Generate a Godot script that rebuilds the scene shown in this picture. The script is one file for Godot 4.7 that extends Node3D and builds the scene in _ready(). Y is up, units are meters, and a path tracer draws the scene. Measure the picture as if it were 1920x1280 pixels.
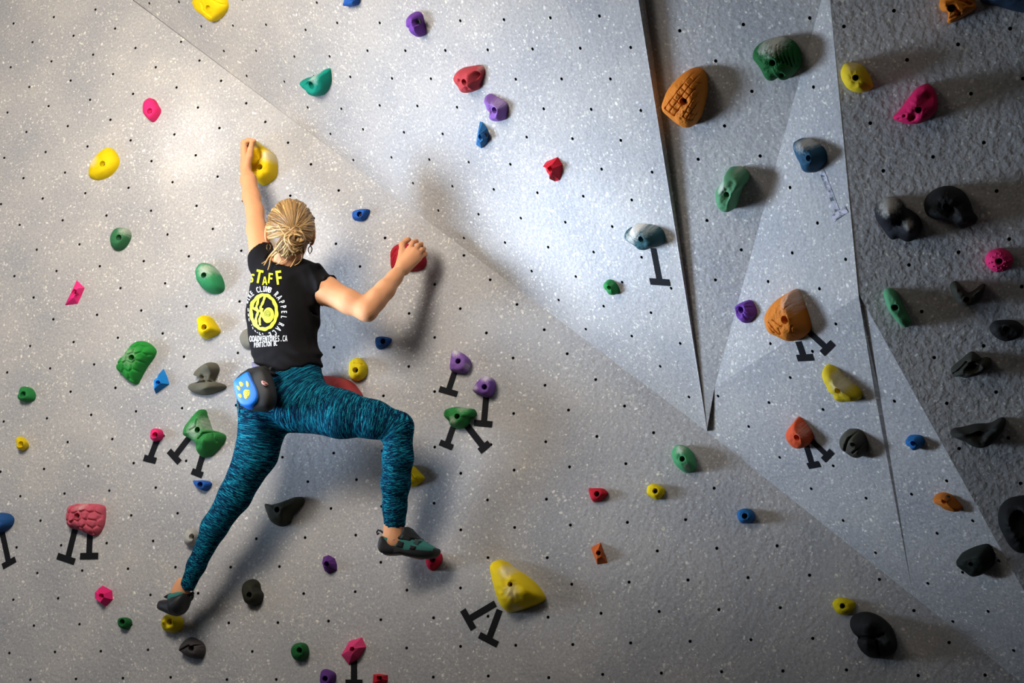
extends Node3D
# Indoor climbing wall with a climber, built from mesh code only. Pixels below are of the 1920x1280 photograph; a pixel
# gives a direction, its distance comes from the wall panel it lies on (the panels were fitted to their grids of bolt holes).

const F_PIX := 2750.0
const PITCH := 0.24452          # camera tilted up 14 degrees
const EYE := Vector3(0, 1.5, 0)
const GRID := 0.2032            # bolt holes eight inches apart
const SC := 1.14157             # the fit was made for a 0.178 m grid

var cam_x := Vector3(1, 0, 0)
var cam_y := Vector3(0, cos(PITCH), sin(PITCH))
var cam_z := Vector3(0, -sin(PITCH), cos(PITCH))
var planes := {}                # name -> {n, d, poly (pixels), o, r, c}
var nA := Vector3.ZERO
var used_names := {}
var noise := FastNoiseLite.new()
var hold_mat: StandardMaterial3D
var steel_mat: StandardMaterial3D
var tape_mat: StandardMaterial3D
var bolt_mesh: ArrayMesh

# ------------------------------------------------------------------ small helpers
func ray(px: float, py: float) -> Vector3:
	return cam_x * ((px - 960.0) / F_PIX) - cam_y * ((py - 640.0) / F_PIX) - cam_z

func to_world(v: Vector3) -> Vector3:
	return cam_x * v.x + cam_y * v.y + cam_z * v.z

func hit(px: float, py: float, pl: Dictionary, h := 0.0) -> Vector3:
	var r := ray(px, py)
	var n: Vector3 = pl.n
	var d: float = pl.d
	return EYE + r * ((d + h - n.dot(EYE)) / n.dot(r))

func at(px: float, py: float, off: float) -> Vector3:
	return hit(px, py, planes["A"], off)

func pixel(p: Vector3) -> Vector2:
	var v := p - EYE
	var z := -v.dot(cam_z)
	return Vector2(960.0 + F_PIX * v.dot(cam_x) / z, 640.0 - F_PIX * v.dot(cam_y) / z)

func unique(called: String) -> String:
	if not used_names.has(called):
		used_names[called] = 0
		return called
	used_names[called] += 1
	return "%s_%03d" % [called, used_names[called]]

func thing(called: String, label: String, category: String, group := "", where := Transform3D()) -> Node3D:
	var o := Node3D.new()
	o.name = unique(called)
	o.transform = where
	add_child(o)
	o.set_meta("label", label)
	o.set_meta("category", category)
	if group != "":
		o.set_meta("group", group)
	return o

func part(parent: Node, called: String, mesh: Mesh, mat: Material, label := "", kind := "") -> MeshInstance3D:
	var o := MeshInstance3D.new()
	o.name = called
	o.mesh = mesh
	o.material_override = mat
	o.cast_shadow = GeometryInstance3D.SHADOW_CASTING_SETTING_ON
	parent.add_child(o, true)
	if label != "":
		o.set_meta("label", label)
	if kind != "":
		o.set_meta("kind", kind)
	return o

func mat(c: Color, rough := 0.8, metal := 0.0) -> StandardMaterial3D:
	var m := StandardMaterial3D.new()
	m.albedo_color = c
	m.roughness = rough
	m.metallic = metal
	return m

func lin(r: float, g: float, b: float) -> Color:
	return Color8(int(r), int(g), int(b)).srgb_to_linear()

func v2(a: Array) -> PackedVector2Array:
	var out := PackedVector2Array()
	for i in range(0, a.size() - 1, 2):
		out.append(Vector2(a[i], a[i + 1]))
	return out

func smooth_loop(pts: PackedVector2Array, n: int) -> PackedVector2Array:
	# closed Catmull-Rom through the points, resampled to n points of even length
	var m := pts.size()
	var dense := PackedVector2Array()
	for i in m:
		var p0 := pts[(i - 1 + m) % m]
		var p1 := pts[i]
		var p2 := pts[(i + 1) % m]
		var p3 := pts[(i + 2) % m]
		for k in 10:
			var t := k / 10.0
			dense.append(0.5 * (2.0 * p1 + (p2 - p0) * t + (2.0 * p0 - 5.0 * p1 + 4.0 * p2 - p3) * t * t + (3.0 * p1 - p0 - 3.0 * p2 + p3) * t * t * t))
	return even_loop(dense, n)

func even_loop(dense: PackedVector2Array, n: int) -> PackedVector2Array:
	var m := dense.size()
	var total := 0.0
	for i in m:
		total += dense[i].distance_to(dense[(i + 1) % m])
	var out := PackedVector2Array()
	var step := total / n
	var want := 0.0
	var gone := 0.0
	for i in m:
		var a := dense[i]
		var b := dense[(i + 1) % m]
		var l := a.distance_to(b)
		while want <= gone + l - 1e-9 and out.size() < n:
			out.append(a.lerp(b, (want - gone) / maxf(l, 1e-9)))
			want += step
		gone += l
	while out.size() < n:
		out.append(dense[0])
	return out

func signed_area(p: PackedVector2Array) -> float:
	var s := 0.0
	for i in p.size():
		s += p[i].cross(p[(i + 1) % p.size()])
	return s * 0.5

func st_new(smooth := true) -> SurfaceTool:
	var st := SurfaceTool.new()
	st.begin(Mesh.PRIMITIVE_TRIANGLES)
	st.set_smooth_group(0 if smooth else -1)
	return st

func st_end(st: SurfaceTool) -> ArrayMesh:
	st.generate_normals()
	st.index()
	return st.commit()

func tri(st: SurfaceTool, a: Vector3, b: Vector3, c: Vector3, out: Vector3) -> void:
	# winds the triangle so that it faces along out
	if (c - a).cross(b - a).dot(out) < 0.0:
		var k := b
		b = c
		c = k
	st.add_vertex(a)
	st.add_vertex(b)
	st.add_vertex(c)

func box(st: SurfaceTool, lo: Vector3, hi: Vector3) -> void:
	var x := [lo, Vector3(hi.x, lo.y, lo.z), Vector3(hi.x, hi.y, lo.z), Vector3(lo.x, hi.y, lo.z), Vector3(lo.x, lo.y, hi.z), Vector3(hi.x, lo.y, hi.z), hi, Vector3(lo.x, hi.y, hi.z)]
	for f in [[0, 1, 2, 3, Vector3(0, 0, -1)], [4, 5, 6, 7, Vector3(0, 0, 1)], [0, 1, 5, 4, Vector3(0, -1, 0)], [3, 2, 6, 7, Vector3(0, 1, 0)], [0, 3, 7, 4, Vector3(-1, 0, 0)], [1, 2, 6, 5, Vector3(1, 0, 0)]]:
		tri(st, x[f[0]], x[f[1]], x[f[2]], f[4])
		tri(st, x[f[0]], x[f[2]], x[f[3]], f[4])

func tube(st: SurfaceTool, pts: PackedVector3Array, radii: PackedFloat32Array, sides := 8, caps := true, color := Color(1, 1, 1)) -> void:
	var rings := []
	var side := Vector3.ZERO
	for i in pts.size():
		var dir := (pts[mini(i + 1, pts.size() - 1)] - pts[maxi(i - 1, 0)]).normalized()
		if side == Vector3.ZERO:
			side = dir.cross(Vector3.UP if absf(dir.y) < 0.9 else Vector3.RIGHT).normalized()
		else:
			side = (side - dir * side.dot(dir)).normalized()
		var other := dir.cross(side)
		var ring := PackedVector3Array()
		for k in sides:
			var a := TAU * k / sides
			ring.append(pts[i] + (side * cos(a) + other * sin(a)) * radii[i])
		rings.append(ring)
	st.set_color(color)
	for i in pts.size() - 1:
		for k in sides:
			var k2 := (k + 1) % sides
			var out: Vector3 = (rings[i][k] + rings[i][k2]) * 0.5 - pts[i]
			tri(st, rings[i][k], rings[i][k2], rings[i + 1][k2], out)
			tri(st, rings[i][k], rings[i + 1][k2], rings[i + 1][k], out)
	if caps:
		for e in [0, pts.size() - 1]:
			var out: Vector3 = (pts[0] - pts[1]) if e == 0 else (pts[e] - pts[e - 1])
			for k in sides:
				tri(st, pts[e], rings[e][k], rings[e][(k + 1) % sides], out)

# ------------------------------------------------------------------ a voxel field: tapered capsules and ellipsoids joined smoothly, meshed as surface nets
class Vox:
	var o: Vector3
	var c: float
	var nx: int
	var ny: int
	var nz: int
	var d := PackedFloat32Array()

	func _init(lo: Vector3, hi: Vector3, cell: float) -> void:
		o = lo
		c = cell
		nx = int(ceil((hi.x - lo.x) / cell)) + 1
		ny = int(ceil((hi.y - lo.y) / cell)) + 1
		nz = int(ceil((hi.z - lo.z) / cell)) + 1
		d.resize(nx * ny * nz)
		d.fill(1.0)

	func span(lo: Vector3, hi: Vector3) -> Array:
		return [maxi(0, int(floor((lo.x - o.x) / c))), mini(nx - 1, int(ceil((hi.x - o.x) / c))), maxi(0, int(floor((lo.y - o.y) / c))), mini(ny - 1, int(ceil((hi.y - o.y) / c))), maxi(0, int(floor((lo.z - o.z) / c))), mini(nz - 1, int(ceil((hi.z - o.z) / c)))]

	func capsule(a: Vector3, b: Vector3, ra: float, rb: float, k := 0.02, flat := 1.0, n := Vector3.ZERO) -> void:
		var m := maxf(ra, rb) + k + c * 3.0
		var s := span(a.min(b) - Vector3.ONE * m, a.max(b) + Vector3.ONE * m)
		var ab := b - a
		var squash := 1.0 / flat - 1.0
		ab += n * (ab.dot(n) * squash)
		var ab2 := maxf(ab.length_squared(), 1e-9)
		for z in range(s[4], s[5] + 1):
			for y in range(s[2], s[3] + 1):
				var at0 := (z * ny + y) * nx
				for x in range(s[0], s[1] + 1):
					var v := o + Vector3(x, y, z) * c - a
					if flat != 1.0:
						v += n * (v.dot(n) * squash)
					var t := clampf(v.dot(ab) / ab2, 0.0, 1.0)
					var e := (v - ab * t).length() - lerpf(ra, rb, t)
					var f := d[at0 + x]
					var h := k - absf(e - f)
					d[at0 + x] = minf(e, f) - (h * h * 0.25 / k if h > 0.0 else 0.0)

	func ball(p: Vector3, axes: Basis, r: Vector3, k := 0.02) -> void:
		var big := maxf(r.x, maxf(r.y, r.z))
		var small := minf(r.x, minf(r.y, r.z))
		var m := big + k + c * 3.0
		var s := span(p - Vector3.ONE * m, p + Vector3.ONE * m)
		var inv := axes.inverse()
		for z in range(s[4], s[5] + 1):
			for y in range(s[2], s[3] + 1):
				var at0 := (z * ny + y) * nx
				for x in range(s[0], s[1] + 1):
					var v := inv * (o + Vector3(x, y, z) * c - p)
					var q := v / r
					var k0 := q.length()
					var k1 := (q / r).length()
					var e := k0 * (k0 - 1.0) / k1 if k1 > 1e-6 else -small
					var f := d[at0 + x]
					var h := k - absf(e - f)
					d[at0 + x] = minf(e, f) - (h * h * 0.25 / k if h > 0.0 else 0.0)

	func cut(p: Vector3, n: Vector3, near := 1e9) -> void:
		# takes away what lies beyond the plane, within reach of p
		for z in nz:
			for y in ny:
				var at0 := (z * ny + y) * nx
				for x in nx:
					var f := d[at0 + x]
					if f < 0.06:
						var v := o + Vector3(x, y, z) * c - p
						if v.length_squared() < near * near:
							d[at0 + x] = maxf(f, v.dot(n))

	func bend(change: Callable) -> void:
		for z in nz:
			for y in ny:
				var at0 := (z * ny + y) * nx
				for x in nx:
					var f := d[at0 + x]
					if absf(f) < 0.04:
						d[at0 + x] = f + change.call(o + Vector3(x, y, z) * c)

	func value(p: Vector3) -> float:
		var q := (p - o) / c
		var x := int(floor(q.x))
		var y := int(floor(q.y))
		var z := int(floor(q.z))
		if x < 0 or y < 0 or z < 0 or x >= nx - 1 or y >= ny - 1 or z >= nz - 1:
			return 1.0
		var f := q - Vector3(x, y, z)
		var i := (z * ny + y) * nx + x
		var j := i + nx * ny
		return lerpf(lerpf(lerpf(d[i], d[i + 1], f.x), lerpf(d[i + nx], d[i + nx + 1], f.x), f.y), lerpf(lerpf(d[j], d[j + 1], f.x), lerpf(d[j + nx], d[j + nx + 1], f.x), f.y), f.z)

	func meet(from: Vector3, dir: Vector3, t0: float, t1: float) -> float:
		# where a line of sight first enters the field, or -1
		var t := t0
		while t < t1:
			if value(from + dir * t) < 0.0:
				var a := t - 0.006
				var b := t
				for k in 8:
					var m := (a + b) * 0.5
					if value(from + dir * m) < 0.0:
						b = m
					else:
						a = m
				return b
			t += 0.006
		return -1.0

	func arrays() -> Array:
		# [positions, normals, indices]
		var pos := PackedVector3Array()
		var idx := PackedInt32Array()
		var id := PackedInt32Array()
		id.resize(d.size())
		id.fill(-1)
		var nxy := nx * ny
		var corner := [0, 1, nx, nx + 1, nxy, nxy + 1, nxy + nx, nxy + nx + 1]
		var place := [Vector3(0, 0, 0), Vector3(1, 0, 0), Vector3(0, 1, 0), Vector3(1, 1, 0), Vector3(0, 0, 1), Vector3(1, 0, 1), Vector3(0, 1, 1), Vector3(1, 1, 1)]
		var edges := [[0, 1], [2, 3], [4, 5], [6, 7], [0, 2], [1, 3], [4, 6], [5, 7], [0, 4], [1, 5], [2, 6], [3, 7]]
		for z in nz - 1:
			for y in ny - 1:
				var at0 := (z * ny + y) * nx
				for x in nx - 1:
					var i := at0 + x
					if absf(d[i]) > c * 2.6:
						continue
					var inside := 0
					for k in 8:
						if d[i + corner[k]] < 0.0:
							inside += 1
					if inside == 0 or inside == 8:
						continue
					var sum := Vector3.ZERO
					var n := 0
					for e in edges:
						var a := d[i + corner[e[0]]]
						var b := d[i + corner[e[1]]]
						if (a < 0.0) != (b < 0.0):
							var p: Vector3 = place[e[0]]
							sum += p.lerp(place[e[1]], a / (a - b))
							n += 1
					id[i] = pos.size()
					pos.append(o + (Vector3(x, y, z) + sum / n) * c)
		for z in range(1, nz - 1):
			for y in range(1, ny - 1):
				var at0 := (z * ny + y) * nx
				for x in range(1, nx - 1):
					var i := at0 + x
					var f := d[i]
					if absf(f) > c * 2.6:
						continue
					for axis in 3:
						var step: int = [1, nx, nxy][axis]
						var g := d[i + step]
						if (f < 0.0) == (g < 0.0):
							continue
						var u: int = [nx, nxy, 1][axis]
						var v: int = [nxy, 1, nx][axis]
						var q := [id[i], id[i - u], id[i - u - v], id[i - v]]
						if q[0] < 0 or q[1] < 0 or q[2] < 0 or q[3] < 0:
							continue
						if f < 0.0:
							idx.append_array(PackedInt32Array([q[0], q[2], q[1], q[0], q[3], q[2]]))
						else:
							idx.append_array(PackedInt32Array([q[0], q[1], q[2], q[0], q[2], q[3]]))
		var nor := PackedVector3Array()
		nor.resize(pos.size())
		for t in range(0, idx.size(), 3):
			var fn := (pos[idx[t + 2]] - pos[idx[t]]).cross(pos[idx[t + 1]] - pos[idx[t]])
			for k in 3:
				nor[idx[t + k]] += fn
		for i in nor.size():
			nor[i] = nor[i].normalized()
		return [pos, nor, idx]

func mesh_of(list: Array) -> ArrayMesh:
	# joins several [positions, normals, indices] into one mesh
	var pos := PackedVector3Array()
	var nor := PackedVector3Array()
	var idx := PackedInt32Array()
	for a in list:
		var first := pos.size()
		pos.append_array(a[0])
		nor.append_array(a[1])
		for i in a[2]:
			idx.append(i + first)
	var arr := []
	arr.resize(Mesh.ARRAY_MAX)
	arr[Mesh.ARRAY_VERTEX] = pos
	arr[Mesh.ARRAY_NORMAL] = nor
	arr[Mesh.ARRAY_INDEX] = idx
	var m := ArrayMesh.new()
	m.add_surface_from_arrays(Mesh.PRIMITIVE_TRIANGLES, arr)
	return m

# ------------------------------------------------------------------ camera, light, room
func make_camera_and_light() -> void:
	var cam := Camera3D.new()
	cam.name = "camera"
	cam.fov = rad_to_deg(2.0 * atan(640.0 / F_PIX))
	cam.transform = Transform3D(Basis(cam_x, cam_y, cam_z), EYE)
	cam.near = 0.05
	cam.far = 60.0
	add_child(cam)
	cam.current = true
	var sky_mat := ProceduralSkyMaterial.new()
	sky_mat.sky_top_color = Color(0.45, 0.6, 0.85)
	sky_mat.sky_horizon_color = Color(0.75, 0.8, 0.87)
	sky_mat.ground_bottom_color = Color(0.3, 0.3, 0.3)
	sky_mat.ground_horizon_color = Color(0.6, 0.62, 0.65)
	var sky := Sky.new()
	sky.sky_material = sky_mat
	var env := Environment.new()
	env.background_mode = Environment.BG_SKY
	env.sky = sky
	env.tonemap_mode = Environment.TONE_MAPPER_LINEAR
	env.tonemap_exposure = EXPOSURE
	env.sdfgi_enabled = true
	env.ssao_enabled = true
	env.ssil_enabled = true
	var we := WorldEnvironment.new()
	we.name = "world_environment"
	we.environment = env
	add_child(we)

const EXPOSURE := 1.12
const ROOM_LO := Vector3(-5.2, 0, -8.2)
const ROOM_HI := Vector3(4.8, 6.6, 3.0)
# two flood lamps light the wall: a warm one hung high, and a cool one that stands low by the side wall and shines up
const KEY_AT := Vector3(-1.85, 3.75, -2.5)
const KEY_AIM := Vector3(-1.3, 3.7, -5.4)
const KEY_ENERGY := 21.5
const COOL_AT := Vector3(-4.18, 2.2, -4.7)
const COOL_AIM := Vector3(1.65, 3.35, -4.8)
const COOL_ENERGY := 60.0
const PANEL_ENERGY := 0.5

func structure(called: String, mesh: Mesh, m: Material, label: String) -> MeshInstance3D:
	var o := part(self, called, mesh, m, label, "structure")
	return o

func make_room() -> void:
	var lo := ROOM_LO
	var hi := ROOM_HI
	var t := 0.2
	var pale := mat(Color(0.72, 0.72, 0.72), 0.9)
	var st := st_new(false)
	box(st, Vector3(lo.x - t, -t, lo.z - t), Vector3(hi.x + t, 0, hi.z + t))
	structure("floor", st_end(st), mat(Color(0.23, 0.24, 0.27), 0.85), "dark grey padded floor of the climbing gym")
	st = st_new(false)
	box(st, Vector3(lo.x - t, hi.y, lo.z - t), Vector3(hi.x + t, hi.y + t, hi.z + t))
	structure("ceiling", st_end(st), pale, "pale flat ceiling of the climbing gym")
	st = st_new(false)
	box(st, Vector3(lo.x - t, 0, hi.z), Vector3(hi.x + t, hi.y, hi.z + t))
	structure("wall_rear", st_end(st), pale, "plain pale wall facing the climbing wall")
	st = st_new(false)
	box(st, Vector3(lo.x - t, 0, lo.z - t), Vector3(hi.x + t, hi.y, lo.z))
	structure("wall_back", st_end(st), pale, "plain pale wall hidden behind the climbing wall")
	st = st_new(false)
	box(st, Vector3(hi.x, 0, lo.z), Vector3(hi.x + t, hi.y, hi.z))
	structure("wall_right", st_end(st), pale, "plain pale side wall opposite the window")
	st = st_new(false)
	box(st, Vector3(lo.x - t, 0, lo.z), Vector3(lo.x, hi.y, hi.z))
	structure("wall_left", st_end(st), pale, "plain grey side wall behind the low flood lamp")

func lathe(st: SurfaceTool, prof: Array, sides := 32) -> void:
	# [radius, z] pairs spun round the z axis
	for i in prof.size() - 1:
		for k in sides:
			var a := Vector2.from_angle(TAU * k / sides)
			var b := Vector2.from_angle(TAU * (k + 1) / sides)
			var p := prof[i] as Array
			var q := prof[i + 1] as Array
			var m := Vector2(p[1] - q[1], q[0] - p[0]).normalized()
			var out := Vector3(a.x * m.x, a.y * m.x, m.y)
			quad_out(st, Vector3(a.x * p[0], a.y * p[0], p[1]), Vector3(b.x * p[0], b.y * p[0], p[1]), Vector3(b.x * q[0], b.y * q[0], q[1]), Vector3(a.x * q[0], a.y * q[0], q[1]), -out)

func flood_lamp(label: String, p: Vector3, aim: Vector3, r: float, angle: float, c: Color, energy: float, hung: bool) -> void:
	var o := thing("flood_lamp", label, "lamp", "", Transform3D(Basis(), p))
	var z := (p - aim).normalized()
	var x := Vector3.UP.cross(z).normalized()
	var turn := Basis(x, z.cross(x), z)
	var st := st_new()
	lathe(st, [[0.0, 0.22], [r * 0.4, 0.22], [r * 0.6, 0.16], [r * 1.08, 0.03], [r * 1.1, 0.0], [r * 1.1, -0.02], [r * 1.02, -0.02], [r * 1.02, 0.0]])
	var h := part(o, "housing", st_end(st), mat(Color(0.12, 0.12, 0.13), 0.5))
	h.transform = Transform3D(turn, Vector3.ZERO)
	st = st_new()
	lathe(st, [[0.0, -0.006], [r, -0.006], [r, 0.0], [0.0, 0.0]])
	var glow := mat(Color(0.9, 0.9, 0.9), 0.4)
	glow.emission_enabled = true
	glow.emission = c
	glow.emission_energy_multiplier = 2.0
	var g := part(o, "lamp_lens", st_end(st), glow)
	g.transform = Transform3D(turn, Vector3.ZERO)
	st = st_new()
	if hung:
		tube(st, PackedVector3Array([z * 0.12, Vector3(0, ROOM_HI.y - p.y, 0) + z * 0.12]), PackedFloat32Array([0.012, 0.012]), 10)
	else:
		tube(st, PackedVector3Array([z * 0.12, Vector3(0, -p.y + 0.05, 0) + z * 0.12]), PackedFloat32Array([0.018, 0.018]), 10)
		for k in 3:
			var d := Vector3(cos(k * TAU / 3.0), 0, sin(k * TAU / 3.0)) * 0.25
			tube(st, PackedVector3Array([Vector3(0, -p.y + 0.25, 0) + z * 0.12, Vector3(0, -p.y + 0.012, 0) + z * 0.12 + d]), PackedFloat32Array([0.012, 0.012]), 8)
	part(o, "hanging_rod" if hung else "lamp_stand", st_end(st), steel_mat)
	var l := SpotLight3D.new()
	l.name = "lamp_light"
	l.spot_range = 25.0
	l.spot_attenuation = 2.0
	l.spot_angle = rad_to_deg(angle)
	l.spot_angle_attenuation = 1.0
	l.light_size = r
	l.light_color = c
	l.light_energy = energy
	l.shadow_enabled = true
	o.add_child(l)
	l.transform = Transform3D(turn, -z * 0.03)

func make_lamps() -> void:
	flood_lamp("large warm round softbox lamp hung high before the climbing wall", KEY_AT, KEY_AIM, 0.75, 1.0, Color(1.0, 0.965, 0.92), KEY_ENERGY, true)
	flood_lamp("large cool round softbox lamp on a tripod beside the side wall", COOL_AT, COOL_AIM, 0.8, 0.41, Color(0.82, 0.90, 1.0), COOL_ENERGY, false)
	for p in [Vector3(-1.6, 6.3, -0.6), Vector3(1.6, 6.3, -0.6)]:
		panel_lamp(p)

func panel_lamp(p: Vector3) -> void:
	var o := thing("ceiling_panel_lamp", "flat square ceiling lamp on the side of the softbox lamps" if p.x < 0.0 else "flat square ceiling lamp away from the softbox lamps", "lamp", "ceiling lamps", Transform3D(Basis(), p))
	var st := st_new(false)
	box(st, Vector3(-0.62, 0, -0.62), Vector3(0.62, ROOM_HI.y - p.y, 0.62))
	part(o, "housing", st_end(st), mat(Color(0.6, 0.6, 0.6), 0.5))
	st = st_new(false)
	box(st, Vector3(-0.6, -0.01, -0.6), Vector3(0.6, 0, 0.6))
	var glow := mat(Color(0.95, 0.95, 0.95), 0.4)
	glow.emission_enabled = true
	glow.emission = Color(1.0, 0.97, 0.93)
	glow.emission_energy_multiplier = 1.0
	part(o, "lamp_diffuser", st_end(st), glow)
	var l := AreaLight3D.new()
	l.name = "lamp_light"
	l.area_size = Vector2(1.2, 1.2)
	l.area_normalize_energy = true
	l.light_color = Color(1.0, 0.97, 0.93)
	l.light_energy = PANEL_ENERGY
	l.area_range = 25.0
	l.shadow_enabled = true
	o.add_child(l)
	l.transform = Transform3D(Basis(Vector3.RIGHT, Vector3.FORWARD, Vector3.UP), Vector3(0, -0.03, 0))

# ------------------------------------------------------------------ the climbing wall
func plane_from(n_cam: Vector3, d_cam: float) -> Dictionary:
	var n := to_world(n_cam).normalized()
	return {"n": n, "d": d_cam * SC / n_cam.length() + n.dot(EYE)}

func plane_through(a: Vector3, b: Vector3, c: Vector3) -> Dictionary:
	var n := (b - a).cross(c - a).normalized()
	if n.dot(EYE - a) < 0.0:
		n = -n
	return {"n": n, "d": n.dot(a)}

func deep(px: float, py: float, depth: float) -> Vector3:
	return EYE + ray(px, py) * depth * SC

func lattice(pl: Dictionary, origin: Vector2, row_cam: Vector3) -> void:
	var n: Vector3 = pl.n
	var r := to_world(row_cam)
	pl.r = (r - n * r.dot(n)).normalized()
	pl.c = n.cross(pl.r)
	pl.o = hit(origin.x, origin.y, pl)

func set_planes() -> void:
	var a := plane_from(Vector3(-0.29116, 0.20549, 0.93434), -4.33896)
	planes["A"] = a
	nA = a.n
	a.poly = v2([-520, -579, 250, 1, 860, 458, 1325, 808, 1703, 1110, 2097, 1425, 2420, 1683, 2420, 3600, -520, 3600])
	var b := plane_through(hit(-150, -300, a), hit(1325, 808, a), deep(1149, -300, 3.727))
	b.poly = v2([-520, -579, -300, -560, 1136, -380, 1149, -300, 1325, 808])
	var e := plane_through(hit(1325, 808, a), hit(1703, 1110, a), deep(1610, 555, 3.822))
	e.poly = v2([1340, 725, 1610, 555, 1703, 1110, 1325, 808])
	var d := plane_through(hit(1340, 725, e), deep(1610, 555, 3.822), deep(1552, -43, 3.677))
	d.poly = v2([1552, -43, 1610, 555, 1340, 725])
	var c := plane_through(deep(1552, -43, 3.677), hit(1340, 725, e), deep(1216, 0, 3.915))
	c.poly = v2([1154, -380, 1512, -380, 1552, -43, 1340, 725, 1325, 808])
	var f := plane_through(deep(1622, 590, 3.845), hit(1712, 1117, a), hit(2097, 1425, a))
	f.poly = v2([1612, 549, 2097, 1425, 1712, 1117, 1650, 740, 1622, 590])
	var g := plane_through(deep(1552, -43, 3.677), deep(1611, 552, 3.822), hit(2097, 1425, a))
	g.poly = v2([1512, -380, 2300, -380, 2420, 1683, 2097, 1425, 1611, 552, 1552, -43])
	planes["B"] = b
	planes["C"] = c
	planes["D"] = d
	planes["E"] = e
	planes["F"] = f
	planes["G"] = g
	lattice(a, Vector2(85.5, 285), Vector3(0.95664, 0.07051, 0.2826))
	lattice(b, Vector2(1053, 148), Vector3(0.74135, -0.12867, 0.65867))
	lattice(c, Vector2(1358.5, 236), Vector3(0.852, -0.031, 0.522))
	lattice(d, Vector2(1485.5, 474), Vector3(0.594, -0.152, 0.79))
	lattice(e, Vector2(1521, 916), Vector3(0.707, -0.087, 0.702))
	lattice(f, Vector2(1757, 999.5), Vector3(0.8, -0.3, 0.5))
	lattice(g, Vector2(1749.5, 294), Vector3(0.889, -0.457, -0.021))

func panel_at(p: Vector2) -> Dictionary:
	for k in ["A", "B", "C", "D", "E", "F", "G"]:
		if Geometry2D.is_point_in_polygon(p, planes[k].poly):
			return planes[k]
	return planes["A"]

func clip_convex(poly: PackedVector2Array, by: PackedVector2Array) -> PackedVector2Array:
	# Sutherland-Hodgman; by runs counter-clockwise (positive area)
	var out := poly
	for i in by.size():
		var a := by[i]
		var e := by[(i + 1) % by.size()] - a
		var next := PackedVector2Array()
		for k in out.size():
			var p := out[k]
			var q := out[(k + 1) % out.size()]
			var dp := e.cross(p - a)
			var dq := e.cross(q - a)
			if dp >= 0.0:
				next.append(p)
			if (dp >= 0.0) != (dq >= 0.0):
				next.append(p.lerp(q, dp / (dp - dq)))
		out = next
		if out.size() < 3:
			return PackedVector2Array()
	return out

func wall_tex() -> Array:
	# mottled paint, flecks of paint chips, and the grain of the plaster
	var n1 := FastNoiseLite.new()
	n1.seed = 11
	n1.frequency = 0.0045
	n1.fractal_octaves = 5
	var base := n1.get_seamless_image(1024, 1024)
	base.convert(Image.FORMAT_L8)
	var bytes := base.get_data()
	var n2 := FastNoiseLite.new()
	n2.seed = 12
	n2.frequency = 0.16
	n2.fractal_octaves = 3
	var fine := n2.get_seamless_image(1024, 1024)
	fine.convert(Image.FORMAT_L8)
	var fb := fine.get_data()
	var rgb := PackedByteArray()
	rgb.resize(1024 * 1024 * 3)
	for i in 1024 * 1024:
		var m := (bytes[i] - 128) / 128.0
		var g := (fb[i] - 128) / 128.0
		var v := 166.0 + m * 9.0 + g * 15.0
		rgb[i * 3] = int(v + m * 2.0)
		rgb[i * 3 + 1] = int(v - 2.0)
		rgb[i * 3 + 2] = int(v - 3.0 - m * 3.0)
	var paint := Image.create_from_data(1024, 1024, false, Image.FORMAT_RGB8, rgb)
	var S := 2048
	var chips := Image.create(S, S, false, Image.FORMAT_RGBA8)
	chips.fill(Color(0.93, 0.92, 0.88, 0.0))
	var rng := RandomNumberGenerator.new()
	rng.seed = 5
	var patch := FastNoiseLite.new()
	patch.seed = 3
	patch.frequency = 0.0032
	for i in 36000:
		var x := rng.randf() * S
		var y := rng.randf() * S
		var where := absf(patch.get_noise_2d(absf(x - S * 0.5), absf(y - S * 0.5)))
		if rng.randf() > 0.18 + where * 2.2:
			continue
		var a := rng.randf() * TAU
		var u := Vector2(cos(a), sin(a))
		var l := rng.randf_range(1.3, 4.2) * (1.6 if rng.randf() < 0.14 else 1.0)
		var w := l * rng.randf_range(0.35, 0.8)
		var tone := rng.randf_range(0.8, 1.0)
		var tint := Color(tone, tone * rng.randf_range(0.96, 1.0), tone * rng.randf_range(0.86, 0.98))
		var solid := rng.randf_range(0.22, 0.72)
		var R := int(ceil(l))
		for dy in range(-R, R + 1):
			for dx in range(-R, R + 1):
				var q := Vector2(dx, dy)
				var e := Vector2(q.dot(u) / l, q.cross(u) / w).length()
				if e < 1.0:
					chips.set_pixel(posmod(int(x) + dx, S), posmod(int(y) + dy, S), Color(tint.r, tint.g, tint.b, solid * minf(1.0, (1.0 - e) * 3.0)))
	var n3 := FastNoiseLite.new()
	n3.seed = 21
	n3.frequency = 0.06
	n3.fractal_octaves = 5
	n3.fractal_gain = 0.62
	var relief := n3.get_seamless_image(1024, 1024)
	return [ImageTexture.create_from_image(paint), ImageTexture.create_from_image(chips), ImageTexture.create_from_image(relief)]

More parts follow.
